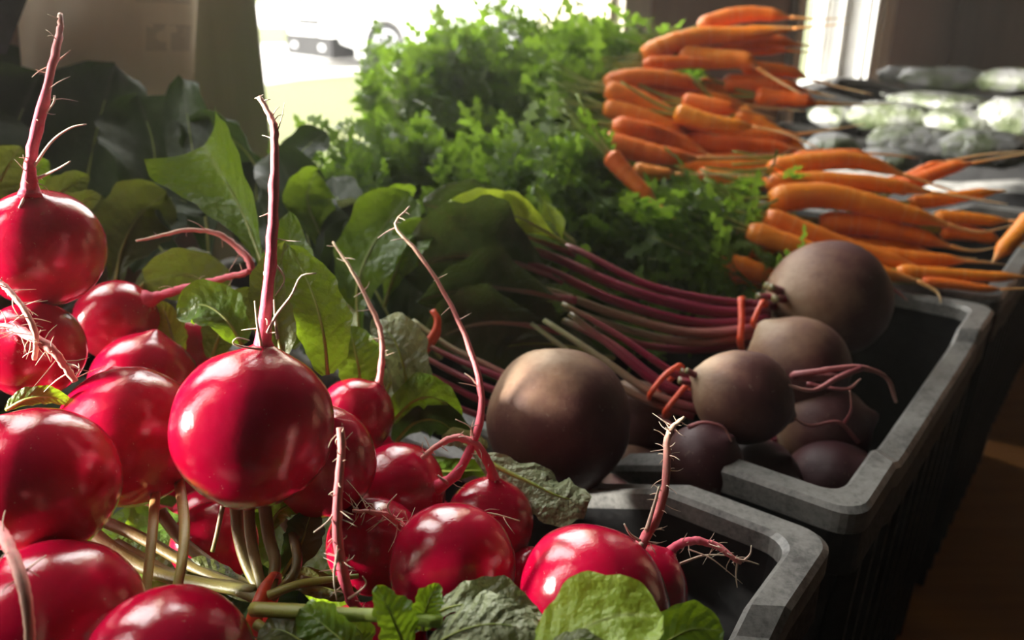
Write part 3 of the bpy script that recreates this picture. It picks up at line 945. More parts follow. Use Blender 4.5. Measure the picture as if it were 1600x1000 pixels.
LEAFN = [0]
def leaf(parent, pts, wpx, mat, kind='radish', cup=0.25, wave=0.16, roll=0, hint=None, stem=None, rib=None, nl=30, jag=0.06, fold=0.0, ribw=5):
    """pts: (px, py, d) from base to tip; wpx: full width in pixels"""
    LEAFN[0] += 1
    C = spline([P(*p) for p in pts], nl)
    dm = sum(p[2] for p in pts) / len(pts)
    if hint is None:
        hint = (CAM - C[nl // 2]).normalized()
    hw = wpx / FPX * dm / 2
    V, Fc, S, J = leaf_geo(C, hw, hint, kind, cup, wave, LEAFN[0], roll=math.radians(roll), jag=jag, fold=fold)
    lf = mesh_obj('leaf', V, Fc, mat, parent, {'s': S, 'j': J})
    rw = ribw / FPX * dm / 2
    C2 = C[:int(nl * 0.85)]
    if stem:
        C2 = spline([P(*p) for p in stem], 12)[:-1] + C2
    m = len(C2)
    V, Fc, A = tube_geo(C2, [rw * (1.35 - 1.1 * i / (m - 1)) for i in range(m)], 6)
    mesh_obj('midrib', V, Fc, rib or 'greenstalk', lf, {'t': A})
    return lf

def clump(name, label, cat, px, py, d, group=None):
    return thing(name, label, cat, P(px, py, d), group)

g = clump('radish_leaf_bunch', 'bright green radish leaves standing behind the central radish', 'leaves', 440, 540, .34, 'radish tops')
leaf(g, [(512, 585, .325), (505, 520, .322), (485, 450, .328), (452, 385, .336)], 88, 'leaf', 'oval', .30, .08, roll=18)
leaf(g, [(440, 560, .335), (432, 500, .338), (430, 440, .342), (446, 378, .348)], 82, 'leaf_olive', 'oval', .2, .08, roll=-12)
leaf(g, [(430, 470, .37), (405, 400, .385), (372, 318, .40), (318, 228, .41)], 150, 'leaf', 'trumpet', .55, .10, roll=-20, fold=.25, ribw=9)
leaf(g, [(452, 545, .355), (470, 470, .365), (455, 400, .375), (452, 330, .385)], 70, 'leaf', 'oval', .2, .12)
leaf(g, [(380, 530, .372), (345, 470, .376), (300, 430, .38), (225, 440, .385)], 95, 'leaf_olive', 'radish', .2, .08, roll=-25)
leaf(g, [(378, 540, .352), (352, 498, .354), (315, 476, .357), (276, 496, .360)], 78, 'leaf', 'oval', .4, .06, roll=20)
leaf(g, [(282, 560, .372), (270, 530, .372), (262, 500, .372), (250, 470, .372)], 46, 'leaf_yellow', 'oval', .1, .06)
leaf(g, [(330, 560, .37), (345, 520, .372), (372, 480, .374), (396, 450, .376)], 60, 'leaf_olive', 'oval', .2, .08)

g = clump('radish_leaf_bunch', 'crumpled leaves beside the small radish with pale upright root', 'leaves', 600, 600, .37, 'radish tops')
leaf(g, [(565, 612, .362), (560, 575, .360), (553, 540, .362), (545, 508, .366)], 72, 'leaf', 'oval', .3, .05, roll=10)
leaf(g, [(640, 640, .375), (632, 580, .372), (615, 530, .376), (585, 500, .382)], 82, 'leaf_pale', 'oval', .5, .16, roll=25)
leaf(g, [(540, 560, .378), (545, 520, .38), (535, 490, .384), (520, 470, .388)], 50, 'leaf_pale', 'oval', .4, .12, roll=-30)
leaf(g, [(612, 660, .366), (645, 628, .362), (680, 622, .364), (722, 650, .368)], 62, 'leaf', 'oval', -.5, .22, roll=35)
leaf(g, [(618, 690, .372), (650, 660, .37), (690, 660, .37), (735, 700, .372)], 80, 'leaf_dark', 'oval', -.3, .16, roll=40)
leaf(g, [(640, 715, .365), (690, 735, .362), (745, 735, .362), (790, 740, .364)], 50, 'leaf', 'oval', -.2, .1, roll=50)
leaf(g, [(760, 700, .352), (740, 690, .350), (715, 680, .352), (690, 690, .356)], 40, 'leaf_pale', 'oval', .4, .2, roll=-30)
leaf(g, [(590, 640, .385), (610, 600, .388), (640, 585, .39), (668, 600, .392)], 44, 'leaf_pale', 'oval', .5, .15, roll=-20)

g = clump('radish_leaf', 'wilted pale crinkled leaf drooping over the front crate rim', 'leaf', 830, 760, .33)
leaf(g, [(728, 690, .345), (770, 725, .338), (830, 755, .333), (880, 778, .330), (922, 782, .332)], 88, 'leaf_pale', 'radish', -.35, .22, roll=-28, jag=.1, ribw=8)

g = clump('radish_leaf_bunch', 'sunlit yellow green leaves along the bottom edge under the scarred radish', 'leaves', 900, 980, .21, 'radish tops')
leaf(g, [(800, 1075, .205), (870, 1010, .207), (950, 965, .208), (1035, 962, .210)], 165, 'leaf_yellow', 'radish', .12, .07, roll=-34, jag=.05, ribw=4)
leaf(g, [(960, 1080, .214), (1020, 1020, .216), (1075, 985, .218), (1130, 985, .220)], 84, 'leaf', 'radish', .15, .08, roll=-10, ribw=4)
leaf(g, [(640, 985, .222), (700, 950, .224), (770, 945, .226), (850, 962, .228)], 80, 'leaf_pale', 'radish', .3, .22, roll=-40, jag=.12)
leaf(g, [(650, 1040, .212), (700, 995, .212), (770, 975, .212), (850, 990, .212)], 110, 'leaf_pale', 'radish', -.25, .16, roll=-25, jag=.1)
leaf(g, [(640, 1030, .214), (622, 985, .212), (606, 950, .212), (588, 915, .214)], 66, 'leaf', 'oval', .3, .14, roll=25, jag=.14)
leaf(g, [(660, 985, .218), (664, 960, .218), (672, 935, .219), (686, 912, .221)], 46, 'leaf', 'oval', .4, .12, jag=.12)
leaf(g, [(820, 1055, .203), (860, 1020, .203), (905, 1000, .203), (950, 1000, .204)], 60, 'leaf_olive', 'oval', -.3, .1, roll=-40)
leaf(g, [(560, 1060, .216), (540, 1010, .217), (510, 980, .22), (470, 950, .224)], 70, 'leaf', 'radish', .3, .15, roll=-15, jag=.1)
leaf(g, [(520, 1060, .222), (480, 1010, .224), (440, 985, .227), (405, 985, .23)], 64, 'leaf_olive', 'radish', .3, .15, roll=30)
leaf(g, [(610, 1060, .226), (570, 1010, .228), (560, 985, .23), (520, 960, .232)], 70, 'leaf', 'radish', .3, .15, roll=-30)
tube('stalk', [P(395, 952, .235), P(470, 955, .228), P(540, 960, .223), P(600, 962, .219), P(690, 972, .216)], lambda t: .0021 * (1 - .25 * t), 'greenstalk', g)
tube('stalk', [P(400, 975, .238), P(440, 1000, .234), P(500, 1040, .23)], lambda t: .0016, 'greenstalk', g)
tube('stalk', [P(420, 930, .25), P(470, 912, .25), P(520, 905, .252), P(560, 900, .255)], lambda t: .0015 * (1 - .5 * t), 'greenstalk', g)

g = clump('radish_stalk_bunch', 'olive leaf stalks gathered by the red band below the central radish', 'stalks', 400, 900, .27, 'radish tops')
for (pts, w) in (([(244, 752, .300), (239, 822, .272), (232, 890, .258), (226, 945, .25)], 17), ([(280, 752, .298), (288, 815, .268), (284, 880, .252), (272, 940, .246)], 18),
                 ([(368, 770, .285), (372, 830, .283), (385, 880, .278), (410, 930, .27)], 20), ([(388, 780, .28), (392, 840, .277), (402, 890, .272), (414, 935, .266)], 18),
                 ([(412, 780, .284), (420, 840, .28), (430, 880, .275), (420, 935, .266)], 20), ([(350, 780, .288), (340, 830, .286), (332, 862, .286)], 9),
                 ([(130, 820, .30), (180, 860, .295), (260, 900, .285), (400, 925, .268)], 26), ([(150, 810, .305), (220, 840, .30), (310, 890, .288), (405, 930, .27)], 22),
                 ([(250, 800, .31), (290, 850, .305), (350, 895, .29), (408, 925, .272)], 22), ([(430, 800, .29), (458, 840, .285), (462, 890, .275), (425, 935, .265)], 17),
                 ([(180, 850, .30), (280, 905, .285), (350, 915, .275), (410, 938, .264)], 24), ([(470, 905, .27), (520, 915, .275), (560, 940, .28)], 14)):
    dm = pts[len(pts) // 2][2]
    tube('stalk', [P(*p) for p in pts], lambda t, w=w, dm=dm: w / FPX * dm / 2 * (1.05 - .2 * t), 'stalk' if w in (17, 18) and pts[0][0] < 300 else 'stalk_olive_shaded', g, n=20, seg=8, flat=.7)
leaf(g, [(440, 900, .28), (470, 850, .285), (480, 820, .288), (490, 790, .29)], 60, 'leaf_dark', 'oval', .3, .12)
leaf(g, [(420, 830, .285), (435, 800, .285), (455, 790, .287), (470, 800, .29)], 34, 'leaf', 'oval', .4, .12)
leaf(g, [(560, 930, .272), (520, 920, .275), (470, 905, .278), (440, 910, .28)], 40, 'leaf_olive', 'oval', .3, .12)
leaf(g, [(400, 940, .27), (340, 900, .283), (300, 890, .288), (270, 920, .29)], 46, 'leaf_olive', 'oval', -.3, .1, roll=20)
b_ = tag(tube('twist_tie', [P(428, 896, .262), P(415, 915, .254), P(404, 945, .25), P(396, 975, .25), P(398, 985, .262), P(410, 965, .275), P(426, 930, .28), P(432, 902, .272), P(428, 896, .262)], lambda t: .0022 * (.55 + .8 * math.sin(math.pi * t)), 'band', None, 32, 8, .5), 'red twist tie around the olive radish stalks', 'tie')

g = clump('radish_leaf', 'small green leaf poking out between two left edge radishes', 'leaf', 60, 620, .29)
leaf(g, [(10, 640, .285), (40, 624, .283), (75, 620, .284), (112, 630, .288)], 34, 'leaf', 'oval', -.4, .08, roll=25)

# radishes and leaves that carry the heap from below
BULBS = []
def note_bulbs():
    for t in RADISH.values():
        for ch in t.children:
            if ch.name.startswith('bulb'):
                vs = [ch.matrix_world @ v.co for v in ch.data.vertices]
                c = sum(vs, Vector()) / len(vs)
                BULBS.append((c, max((v - c).length for v in vs)))
bpy.context.view_layer.update()
note_bulbs()
UNDER = [('R1', 'topmost far left radish'), ('R3', 'far left radish with hairy roots'), ('R2', 'radish with the forked root'), ('R4', 'dark tucked radish'), ('R5', 'large smooth radish'),
         ('R7', 'left edge radish with white light patch'), ('R8', 'bottom left corner radish'), ('R9', 'bottom edge radish'), ('R6', 'largest central radish'), ('R12', 'long rooted radish'), ('R14', 'lower middle radish'), ('R15', 'wide scarred radish'), ('R11', 'small radish with pale root')]
rngu = random.Random(77)
nu = 0
for layer in range(3):
    for key, what in UNDER:
        b0 = RADISH[key].location
        best = None
        for _ in range(60):
            c = b0 + Vector((rngu.uniform(-.03, .03), rngu.uniform(-.02, .04), -.036 - .038 * layer + rngu.uniform(-.012, .01)))
            loc = Vector(((c - Q0).dot(E1), (c - Q0).dot(E2)))
            if c.z < TABLE_Z + .03 or not (-.29 < loc.x < -.035 and .045 < loc.y < .475):
                continue
            r = rngu.uniform(.0165, .021)
            dv = c - CAM
            dd_ = dv.dot(FW)
            px_, py_ = 800 + FPX * dv.x / dd_, 500 - FPX * dv.dot(UP) / dd_
            if dd_ < .40 and ((40 < px_ < 720 and 700 < py_ < 1010) or (px_ < 380 and 400 < py_ < 700) or (500 < px_ < 860 and 560 < py_ < 900)):
                continue                             # keep the hollow between the stalks open
            if all((c - q).length > r + rr for q, rr in BULBS):
                best = (c, r)
                break
        if best is None:
            continue
        c, r = best
        BULBS.append((c, r * 1.12))
        nu += 1
        t = thing('radish', ['buried radish just beneath the ', 'deeply buried radish under the ', 'bottom layer radish far below the '][layer] + what, 'radish', c, 'bunched red radishes')
        ax = Vector((rngu.uniform(-1, 1), rngu.uniform(-1, 1), rngu.uniform(-.3, 1)))
        V, Fc, A = bulb_geo(c, ax, r, 1.0, 200 + nu, nl=20, seg=26)
        mesh_obj('bulb', V, Fc, 'radish', t, {'t': A})
        ax.normalize()
        tube('taproot', [c + ax * r, c + ax * (r + .012) + Vector((.002, 0, -.002)), c + ax * (r + .024) + Vector((.004, .002, -.006))], lambda s: .0016 * (1 - .8 * s) + .0002, 'root', t, 10, 7)

FILL = []
for k in range(4):
    C_ = spline([Vector((0, 0, 0)), Vector((0, .05, .008 * (k + 1))), Vector((.008, .10, .012)), Vector((.004, .15, -.004 * k))], 16)
    V, Fc, S_, J_ = leaf_geo(C_, .028 + .004 * k, Vector((0, 0, 1)), 'radish', .25, .18, 300 + k, nw=8)
    me = bpy.data.meshes.new('leaf')
    me.from_pydata([tuple(v) for v in V], [], Fc)
    for nm, vals in (('s', S_), ('j', J_)):
        a_ = me.attributes.new(nm, 'FLOAT', 'POINT')
        a_.data.foreach_set('value', vals)
    me.polygons.foreach_set('use_smooth', [True] * len(me.polygons))
    me.materials.append(M['leaf'] if k % 2 else M['leaf_dark'])
    FILL.append(me)

def fill_leaves(label, boxes_, n, seed, top):
    rng = random.Random(seed)
    t = thing('radish_leaf_bunch', label, 'leaves', Lc(boxes_[0][0], boxes_[0][2], TABLE_Z + .02), 'radish tops')
    for i in range(n):
        x0, x1, y0, y1, z0, z1 = boxes_[i % len(boxes_)]
        c = Lc(rng.uniform(x0, x1), rng.uniform(y0, y1), rng.uniform(z0, z1))
        d = Vector((rng.uniform(-1, 1), rng.uniform(-1, 1), rng.uniform(-.15, .25))).normalized()
        up = (Vector((0, 0, 1)) + Vector((rng.uniform(-.5, .5), rng.uniform(-.5, .5), 0))).normalized()
        xa = d.cross(up).normalized()
        o = bpy.data.objects.new('leaf', FILL[rng.randrange(4)])
        sc = rng.uniform(.5, .75)
        tip = c + d * .075 * sc
        base = c - d * .075 * sc
        ok = True
        for q in (base, tip):
            lx, ly = (q - Q0).dot(E1), (q - Q0).dot(E2)
            if not (-.285 < lx < -.04 and .05 < ly < .47):
                ok = False
        if not ok:
            continue
        COL.objects.link(o)
        o.parent = t
        o.matrix_parent_inverse = t.matrix_world.inverted()
        o.matrix_world = Matrix.Translation(base) @ Matrix((xa, d, xa.cross(d))).transposed().to_4x4() @ Matrix.Scale(sc, 4)
fill_leaves('packed radish tops filling the front crate below the heap', [(-.28, -.05, .14, .47, .79, .93), (-.22, -.05, .20, .46, .90, .99), (-.27, -.05, .12, .46, .78, .90)], 150, 5, 0)
# ------------------------------------------------------------------ dark leaves at the left and in the middle
def big_leaf(parent, pts, w, mat='leaf_dark', kind='beet', **kw):
    kw.setdefault('cup', .2)
    kw.setdefault('wave', .2)
    return leaf(parent, pts, w, mat, kind, **kw)

g = clump('green_leaf_bunch', 'olive round leaves at the far left behind the tall rooted radish', 'leaves', 60, 290, .42, 'radish tops')
leaf(g, [(-30, 330, .42), (-5, 290, .42), (15, 255, .42), (32, 228, .42)], 70, 'leaf_olive', 'oval', .2, .1)
leaf(g, [(60, 340, .43), (85, 310, .43), (110, 290, .43), (140, 275, .435)], 50, 'leaf_olive', 'oval', .2, .1)
leaf(g, [(90, 345, .42), (115, 325, .42), (135, 312, .42), (158, 305, .42)], 36, 'leaf_olive', 'oval', .1, .1)
leaf(g, [(20, 320, .44), (40, 290, .44), (60, 262, .44), (75, 250, .44)], 46, 'leaf', 'oval', .2, .1)
leaf(g, [(180, 440, .43), (190, 390, .44), (215, 340, .45), (260, 300, .46)], 110, 'leaf_olive', 'radish', .2, .1)
leaf(g, [(200, 470, .42), (240, 430, .425), (290, 415, .43), (350, 420, .44)], 70, 'leaf_olive', 'radish', -.3, .1, roll=-20)

g = clump('green_leaf_bunch', 'big dark glossy leaves heaped below the hanging sack', 'leaves', 170, 260, .52, 'beet tops')
for pts, w, mt, ro in (
    ([(60, 420, .50), (30, 320, .53), (20, 220, .56), (60, 115, .58)], 210, 'leaf_dark', 15),
    ([(120, 420, .50), (130, 320, .53), (150, 210, .55), (180, 100, .57)], 170, 'leaf_dark', -10),
    ([(220, 420, .50), (240, 330, .52), (240, 230, .54), (215, 150, .55)], 170, 'leaf_dark', 20),
    ([(330, 430, .49), (320, 330, .50), (300, 230, .52), (285, 122, .54)], 90, 'leaf_dark', -25),
    ([(250, 400, .47), (230, 350, .47), (260, 310, .475), (330, 330, .48)], 90, 'leaf_dark', -35),
    ([(300, 460, .46), (260, 400, .46), (230, 370, .465), (170, 350, .47)], 110, 'leaf_dark', -30),
    ([(380, 380, .50), (340, 280, .53), (330, 220, .54), (300, 170, .55)], 110, 'leaf_dark', 30),
    ([(420, 330, .50), (400, 260, .515), (360, 215, .52), (300, 190, .53)], 80, 'leaf_dark', -50),
    ([(120, 300, .58), (80, 240, .60), (40, 180, .61), (-40, 120, .62)], 190, 'leaf_dark', 0),
    ([(200, 350, .56), (160, 260, .58), (110, 190, .59), (90, 130, .60)], 190, 'leaf_dark', -15),
    ([(-60, 420, .50), (-40, 330, .51), (-20, 260, .53), (-10, 180, .55)], 150, 'leaf_dark', 0),
    ([(20, 420, .47), (60, 380, .475), (130, 350, .48), (200, 360, .49)], 110, 'leaf_olive', -30)):
    big_leaf(g, pts, w, mt, roll=ro, kind='radish')

g = clump('green_leaf_bunch', 'dark leaves with bright curled edges behind the long upright root', 'leaves', 520, 350, .48, 'beet tops')
for pts, w, mt, ro in (
    ([(500, 520, .44), (490, 420, .46), (470, 330, .48), (430, 230, .50)], 130, 'leaf_dark', 20),
    ([(470, 480, .46), (510, 410, .48), (530, 340, .50), (520, 275, .52)], 100, 'leaf_dark', -20),
    ([(560, 520, .44), (560, 440, .45), (590, 370, .46), (640, 300, .48)], 110, 'leaf', -20),
    ([(640, 560, .45), (600, 480, .46), (570, 420, .47), (545, 340, .48)], 130, 'leaf_dark', 10),
    ([(600, 480, .455), (620, 420, .455), (640, 380, .455), (672, 352, .46)], 70, 'leaf', -30),
    ([(520, 440, .47), (500, 370, .475), (480, 310, .48), (495, 265, .485)], 80, 'leaf', 30),
    ([(470, 330, .52), (450, 290, .53), (470, 240, .54), (510, 205, .55)], 70, 'leaf_dark', -40),
    ([(600, 350, .50), (575, 325, .50), (545, 318, .50), (520, 330, .505)], 40, 'leaf_pale', -50),
    ([(650, 360, .49), (620, 330, .49), (622, 305, .495), (650, 298, .50)], 40, 'leaf', 30),
    ([(600, 600, .44), (560, 540, .45), (520, 500, .46), (470, 460, .47)], 130, 'leaf_dark', 0),
    ([(440, 420, .48), (420, 350, .50), (400, 300, .51), (410, 250, .52)], 120, 'leaf_dark', 0),
    ([(690, 560, .46), (640, 500, .47), (600, 440, .48), (580, 380, .50)], 150, 'leaf_beet', 0)):
    big_leaf(g, pts, w, mt, roll=ro, kind='radish')

# beet leaves and stems
g = clump('beet_leaf_bunch', 'large dark beet leaves with red stems lying left of the beets', 'leaves', 800, 450, .48, 'beet tops')
big_leaf(g, [(900, 398, .500), (830, 372, .495), (750, 340, .49), (660, 318, .485)], 190, 'leaf_beet', roll=-35, cup=.3, rib='beetstem_pale', ribw=8)
big_leaf(g, [(880, 440, .470), (800, 410, .465), (720, 400, .46), (620, 420, .455)], 210, 'leaf_beet', roll=-10, cup=.25, rib='beetstem_pale', ribw=9)
big_leaf(g, [(900, 470, .455), (820, 455, .45), (740, 450, .447), (650, 470, .445)], 150, 'leaf_beet', roll=-30, cup=.25, rib='beetstem_pale', ribw=10)
big_leaf(g, [(880, 520, .445), (800, 505, .44), (730, 510, .437), (660, 540, .435)], 150, 'leaf_beet', roll=-20, cup=.3, rib='beetstem_pale', ribw=9)
big_leaf(g, [(884, 380, .462), (825, 346, .460), (765, 326, .458), (700, 318, .456)], 78, 'leaf_yellow', roll=-24, cup=-.2)
big_leaf(g, [(850, 400, .512), (800, 372, .515), (760, 345, .52), (700, 330, .525)], 90, 'leaf', roll=10, cup=.2)
big_leaf(g, [(900, 380, .53), (860, 345, .535), (850, 320, .54), (835, 290, .545)], 60, 'leaf', roll=55)
big_leaf(g, [(885, 400, .525), (872, 370, .525), (862, 340, .527), (850, 312, .53)], 34, 'leaf_yellow', roll=20)
big_leaf(g, [(960, 560, .47), (880, 540, .465), (800, 540, .46), (720, 570, .455)], 150, 'leaf_beet', roll=-10, cup=.25)
big_leaf(g, [(1010, 500, .50), (950, 480, .50), (880, 470, .50), (800, 480, .49)], 140, 'leaf_beet', roll=-30, cup=.25)
big_leaf(g, [(1040, 540, .51), (1000, 520, .51), (940, 500, .505), (860, 500, .50)], 110, 'leaf_dark', roll=-20)

def stems(label, lst, mats, group='beet stems', px=900, py=470, d=.46):
    s_ = thing('beet_stem_bunch', label, 'stems', P(px, py, d), group)
    for i, (pts, w) in enumerate(lst):
        dm = pts[len(pts) // 2][2]
        tube('stem', [P(*p) for p in pts], lambda t, w=w, dm=dm: w / FPX * dm / 2 * (1.1 - .5 * t), mats[i % len(mats)], s_, n=20, seg=8, flat=.75)
    return s_

stems('dark red beet stems running left from the topmost beet', [
    ([(1210, 478, .50), (1120, 470, .495), (1010, 445, .49), (900, 390, .50), (870, 385, .51)], 20),
    ([(1200, 490, .495), (1100, 485, .49), (980, 452, .485), (860, 400, .49), (800, 385, .49)], 26),
    ([(1200, 500, .49), (1090, 505, .485), (960, 470, .475), (850, 420, .47), (770, 405, .465)], 24),
    ([(1195, 512, .485), (1080, 520, .48), (960, 490, .472), (860, 455, .46), (760, 445, .45)], 22),
    ([(1190, 520, .485), (1080, 535, .482), (980, 515, .478), (880, 480, .47)], 20),
    ([(1200, 482, .505), (1110, 478, .505), (1010, 462, .505), (930, 430, .505)], 22),
    ([(1195, 530, .49), (1100, 545, .49), (1010, 540, .485), (930, 510, .48)], 20)],
    ['beetstem', 'beetstem', 'beetstem', 'beetstem_pale', 'beetstem_pale', 'beetstem', 'beetstem'], px=1000, py=480, d=.48)
stems('pink beet stems rising left from the beet with two bands', [
    ([(1100, 610, .42), (1040, 575, .42), (960, 520, .425), (878, 474, .43)], 17),
    ([(1095, 625, .415), (1030, 600, .418), (960, 545, .424), (890, 490, .432)], 20),
    ([(1090, 640, .412), (1020, 615, .416), (940, 560, .424), (850, 500, .435)], 18),
    ([(1085, 650, .412), (1010, 625, .418), (930, 580, .426), (830, 505, .436)], 16),
    ([(1085, 630, .422), (1020, 590, .428), (950, 535, .436), (880, 500, .445)], 22)],
    ['beetstem', 'beetstem', 'beetstem_pale', 'beetstem_pale', 'beetstem'], px=980, py=570, d=.43)
stems('purple beet stems behind the big front beet and long root', [
    ([(830, 612, .40), (770, 585, .40), (710, 560, .405), (650, 530, .41)], 15),
    ([(830, 630, .395), (760, 605, .395), (700, 578, .40), (640, 545, .405)], 15),
    ([(820, 650, .395), (750, 625, .395), (690, 595, .40), (630, 565, .405)], 15),
    ([(820, 600, .405), (760, 570, .41), (700, 540, .415), (645, 500, .42)], 13),
    ([(820, 670, .40), (750, 650, .40), (690, 625, .405), (630, 600, .41)], 14)],
    ['beetstem', 'beetstem', 'beetstem', 'beetstem_pale', 'beetstem'], px=740, py=600, d=.40)

def band(label, pts, w, name='rubber_band'):
    C = [P(*p) for p in pts]
    C.append(C[0])
    r = w / FPX * pts[0][2] / 2
    return tag(tube(name, C, lambda t: r, 'band', None, 36, 7, .7), label, 'band', 'red bands on the beet stems')
band('upright red band on the dark stems by the topmost beets', [(1158, 466, .485), (1159, 500, .478), (1157, 533, .475), (1160, 545, .49), (1164, 510, .515), (1162, 470, .512)], 11)
band('red band nearest the reddish brown middle beet', [(1088, 584, .415), (1065, 610, .408), (1040, 642, .405), (1042, 650, .42), (1070, 620, .435), (1092, 592, .43)], 10)
band('red band farther along the pink stems from middle beet', [(1062, 570, .418), (1040, 585, .412), (1018, 612, .409), (1016, 622, .42), (1040, 600, .438), (1064, 576, .432)], 10)
band('twisted red band by the beet tucked under the topmost one', [(1192, 470, .475), (1183, 488, .470), (1176, 506, .47), (1182, 510, .485), (1194, 490, .495), (1197, 474, .49)], 9)
b_ = tag(tube('rubber_band', [P(676, 485, .402), P(684, 500, .40), (P(680, 520, .398)), P(660, 545, .396), P(642, 562, .396), P(644, 568, .408), P(665, 548, .414), P(684, 520, .412), P(682, 500, .406)], lambda t: .0016 * (1 + .5 * math.sin(math.pi * t)), 'band', None, 32, 7, .7), 'looped red band on stems left of the long curved root', 'band', 'red bands on the beet stems')

# beets
def beet(label, cx, cy, rpx, d, crown_dir, roots=(), seed=0, stretch=1.0, stubs=True, crown=.12):
    Rr = rpx / FPX * d
    c = P(cx, cy, d)
    ax = -Vector(crown_dir).normalized()            # root end
    t = thing('beet', label, 'beet', c, 'beetroots in the middle crate')
    V, Fc, A = bulb_geo(c, ax, Rr, stretch, seed, .045, .16, crown=crown)
    mesh_obj('bulb', V, Fc, 'beet', t, {'t': A})
    rng = random.Random(seed)
    for ri, (pts, w) in enumerate(roots):
        C = spline([P(a, b, e) for a, b, e in pts], 24)
        ww = w / FPX * d / 2
        V, Fc, A = tube_geo(C, [ww * (1 - .65 * i / 23) * rng.uniform(.85, 1.15) for i in range(24)], 8)
        mesh_obj('taproot' if ri == 0 else 'side_root', V, Fc, 'beetroot', t, {'t': A})
    # ragged crown
    parts = []
    for k in range(5):
        a = rng.uniform(0, 6.28)
        o_ = ax.orthogonal().normalized()
        o2 = ax.cross(o_)
        b0 = c - ax * Rr * stretch * .95 + (o_ * math.cos(a) + o2 * math.sin(a)) * Rr * .12
        parts.append((b0, b0 - ax * Rr * .35 + (o_ * math.cos(a) + o2 * math.sin(a)) * Rr * .1))
    for p0, p1 in (parts if stubs else ()):
        tube('stem_stub', [p0, p1], lambda s, Rr=Rr: Rr * .07, 'beetstem', t, 5, 6)
    return t
beet('big brown beet nearest the radishes', 872, 655, 112, .385, (-.35, .25, .75), [], 31, stubs=False, crown=.02)
beet('tan beet tucked behind the big front beet', 988, 662, 70, .445, (-.5, .3, .6), [([(1030, 650, .42), (1050, 665, .405), (1065, 690, .40)], 7)], 32)
beet('reddish brown middle beet held by two red bands', 1160, 620, 74, .402, (-.75, .1, .3), [], 33, 1.08)
beet('tan topped beet resting on the middle beet', 1246, 574, 80, .462, (-.55, .25, .62), [([(1305, 590, .43), (1240, 588, .41), (1280, 580, .40), (1340, 574, .40), (1385, 590, .41), (1400, 628, .42)], 13), ([(1345, 575, .40), (1310, 590, .395), (1270, 610, .39), (1225, 600, .39)], 10), ([(1260, 600, .40), (1320, 608, .395), (1345, 592, .395)], 7)], 34, stubs=False)
beet('dark topmost beet in front of the orange carrots', 1296, 468, 92, .515, (-.65, -.25, .1), [([(1376, 440, .51), (1400, 455, .505), (1418, 470, .50)], 8)], 35, 1.05)
beet('dim beet below the middle one with a thin curling root', 1098, 722, 62, .39, (-.4, .2, -.6), [([(1075, 668, .375), (1100, 660, .372), (1130, 668, .372), (1143, 690, .372)], 7)], 36)
beet('shadowed beet under the tan topped one with stringy roots', 1288, 668, 70, .45, (-.6, .2, -.3), [([(1340, 690, .42), (1310, 660, .40), (1265, 665, .40), (1235, 650, .40)], 7), ([(1320, 660, .405), (1330, 640, .40), (1328, 610, .40)], 5)], 37)
beet('almost black beet at the bottom of the crate corner', 1300, 765, 78, .43, (-.3, .3, -.6), [], 38)
beet('hidden dark beet low behind the front crate rim', 1180, 755, 72, .42, (-.3, .3, -.6), [], 39)
beet('dark beet low behind the wilted leaf', 985, 760, 72, .43, (-.3, .3, .3), [], 40)

# ------------------------------------------------------------------ carrots
CN = [0]
def carrot(label, pts, w, d0=None, tip=None, group='bunched carrots', green=False, curl=0.0):
    CN[0] += 1
    rng = random.Random(CN[0] * 13)
    t = thing('carrot', label, 'carrot', P(*pts[0]), group)
    n = 26
    C = spline([P(*p) for p in pts], n)
    dm = pts[0][2]
    Rr = w / FPX * dm / 2
    rad = []
    for i in range(n):
        s = i / (n - 1)
        r = Rr * (0.62 + 0.38 * smooth(0, .06, s)) * (1 - .45 * s ** 1.25) * (1 - smooth(.74, 1.04, s) * .85)
        rad.append(r * rng.uniform(.95, 1.05))
    V, Fc, A = tube_geo(C, rad, 14)
    mesh_obj('root', V, Fc, 'carrot', t, {'t': A})
    T = (C[-1] - C[-4]).normalized()
    L = rng.uniform(.03, .06)
    if tip:
        tp = [C[-2]] + [P(*p) for p in tip]
    else:
        sd = Vector((rng.uniform(-1, 1), rng.uniform(-1, 1), rng.uniform(-.6, .6))) * L * .4
        tp = [C[-2], C[-1] + T * L * .45 + sd * .3, C[-1] + T * L + sd]
    C2 = spline(tp, 12)
    V, Fc, A = tube_geo(C2, [rad[-2] * .8 * (1 - i / 11) + .0004 for i in range(12)], 7)
    mesh_obj('root_tip', V, Fc, 'carrotroot', t, {'t': A})
    # crown stubs at the leaf end
    bk = (C[0] - C[2]).normalized()
    for k in range(3):
        o_ = bk.orthogonal().normalized()
        o_ = Matrix.Rotation(k * 2.1 + CN[0], 3, bk) @ o_
        tube('leaf_stalk', [C[0] - bk * .002 + o_ * Rr * .2, C[0] + bk * .02 + o_ * Rr * .5, C[0] + bk * .05 + o_ * Rr * 1.2 + Vector((0, 0, .004))], lambda s: .0014 * (1 - .4 * s), 'greenstalk', t, 8, 6)
    return t

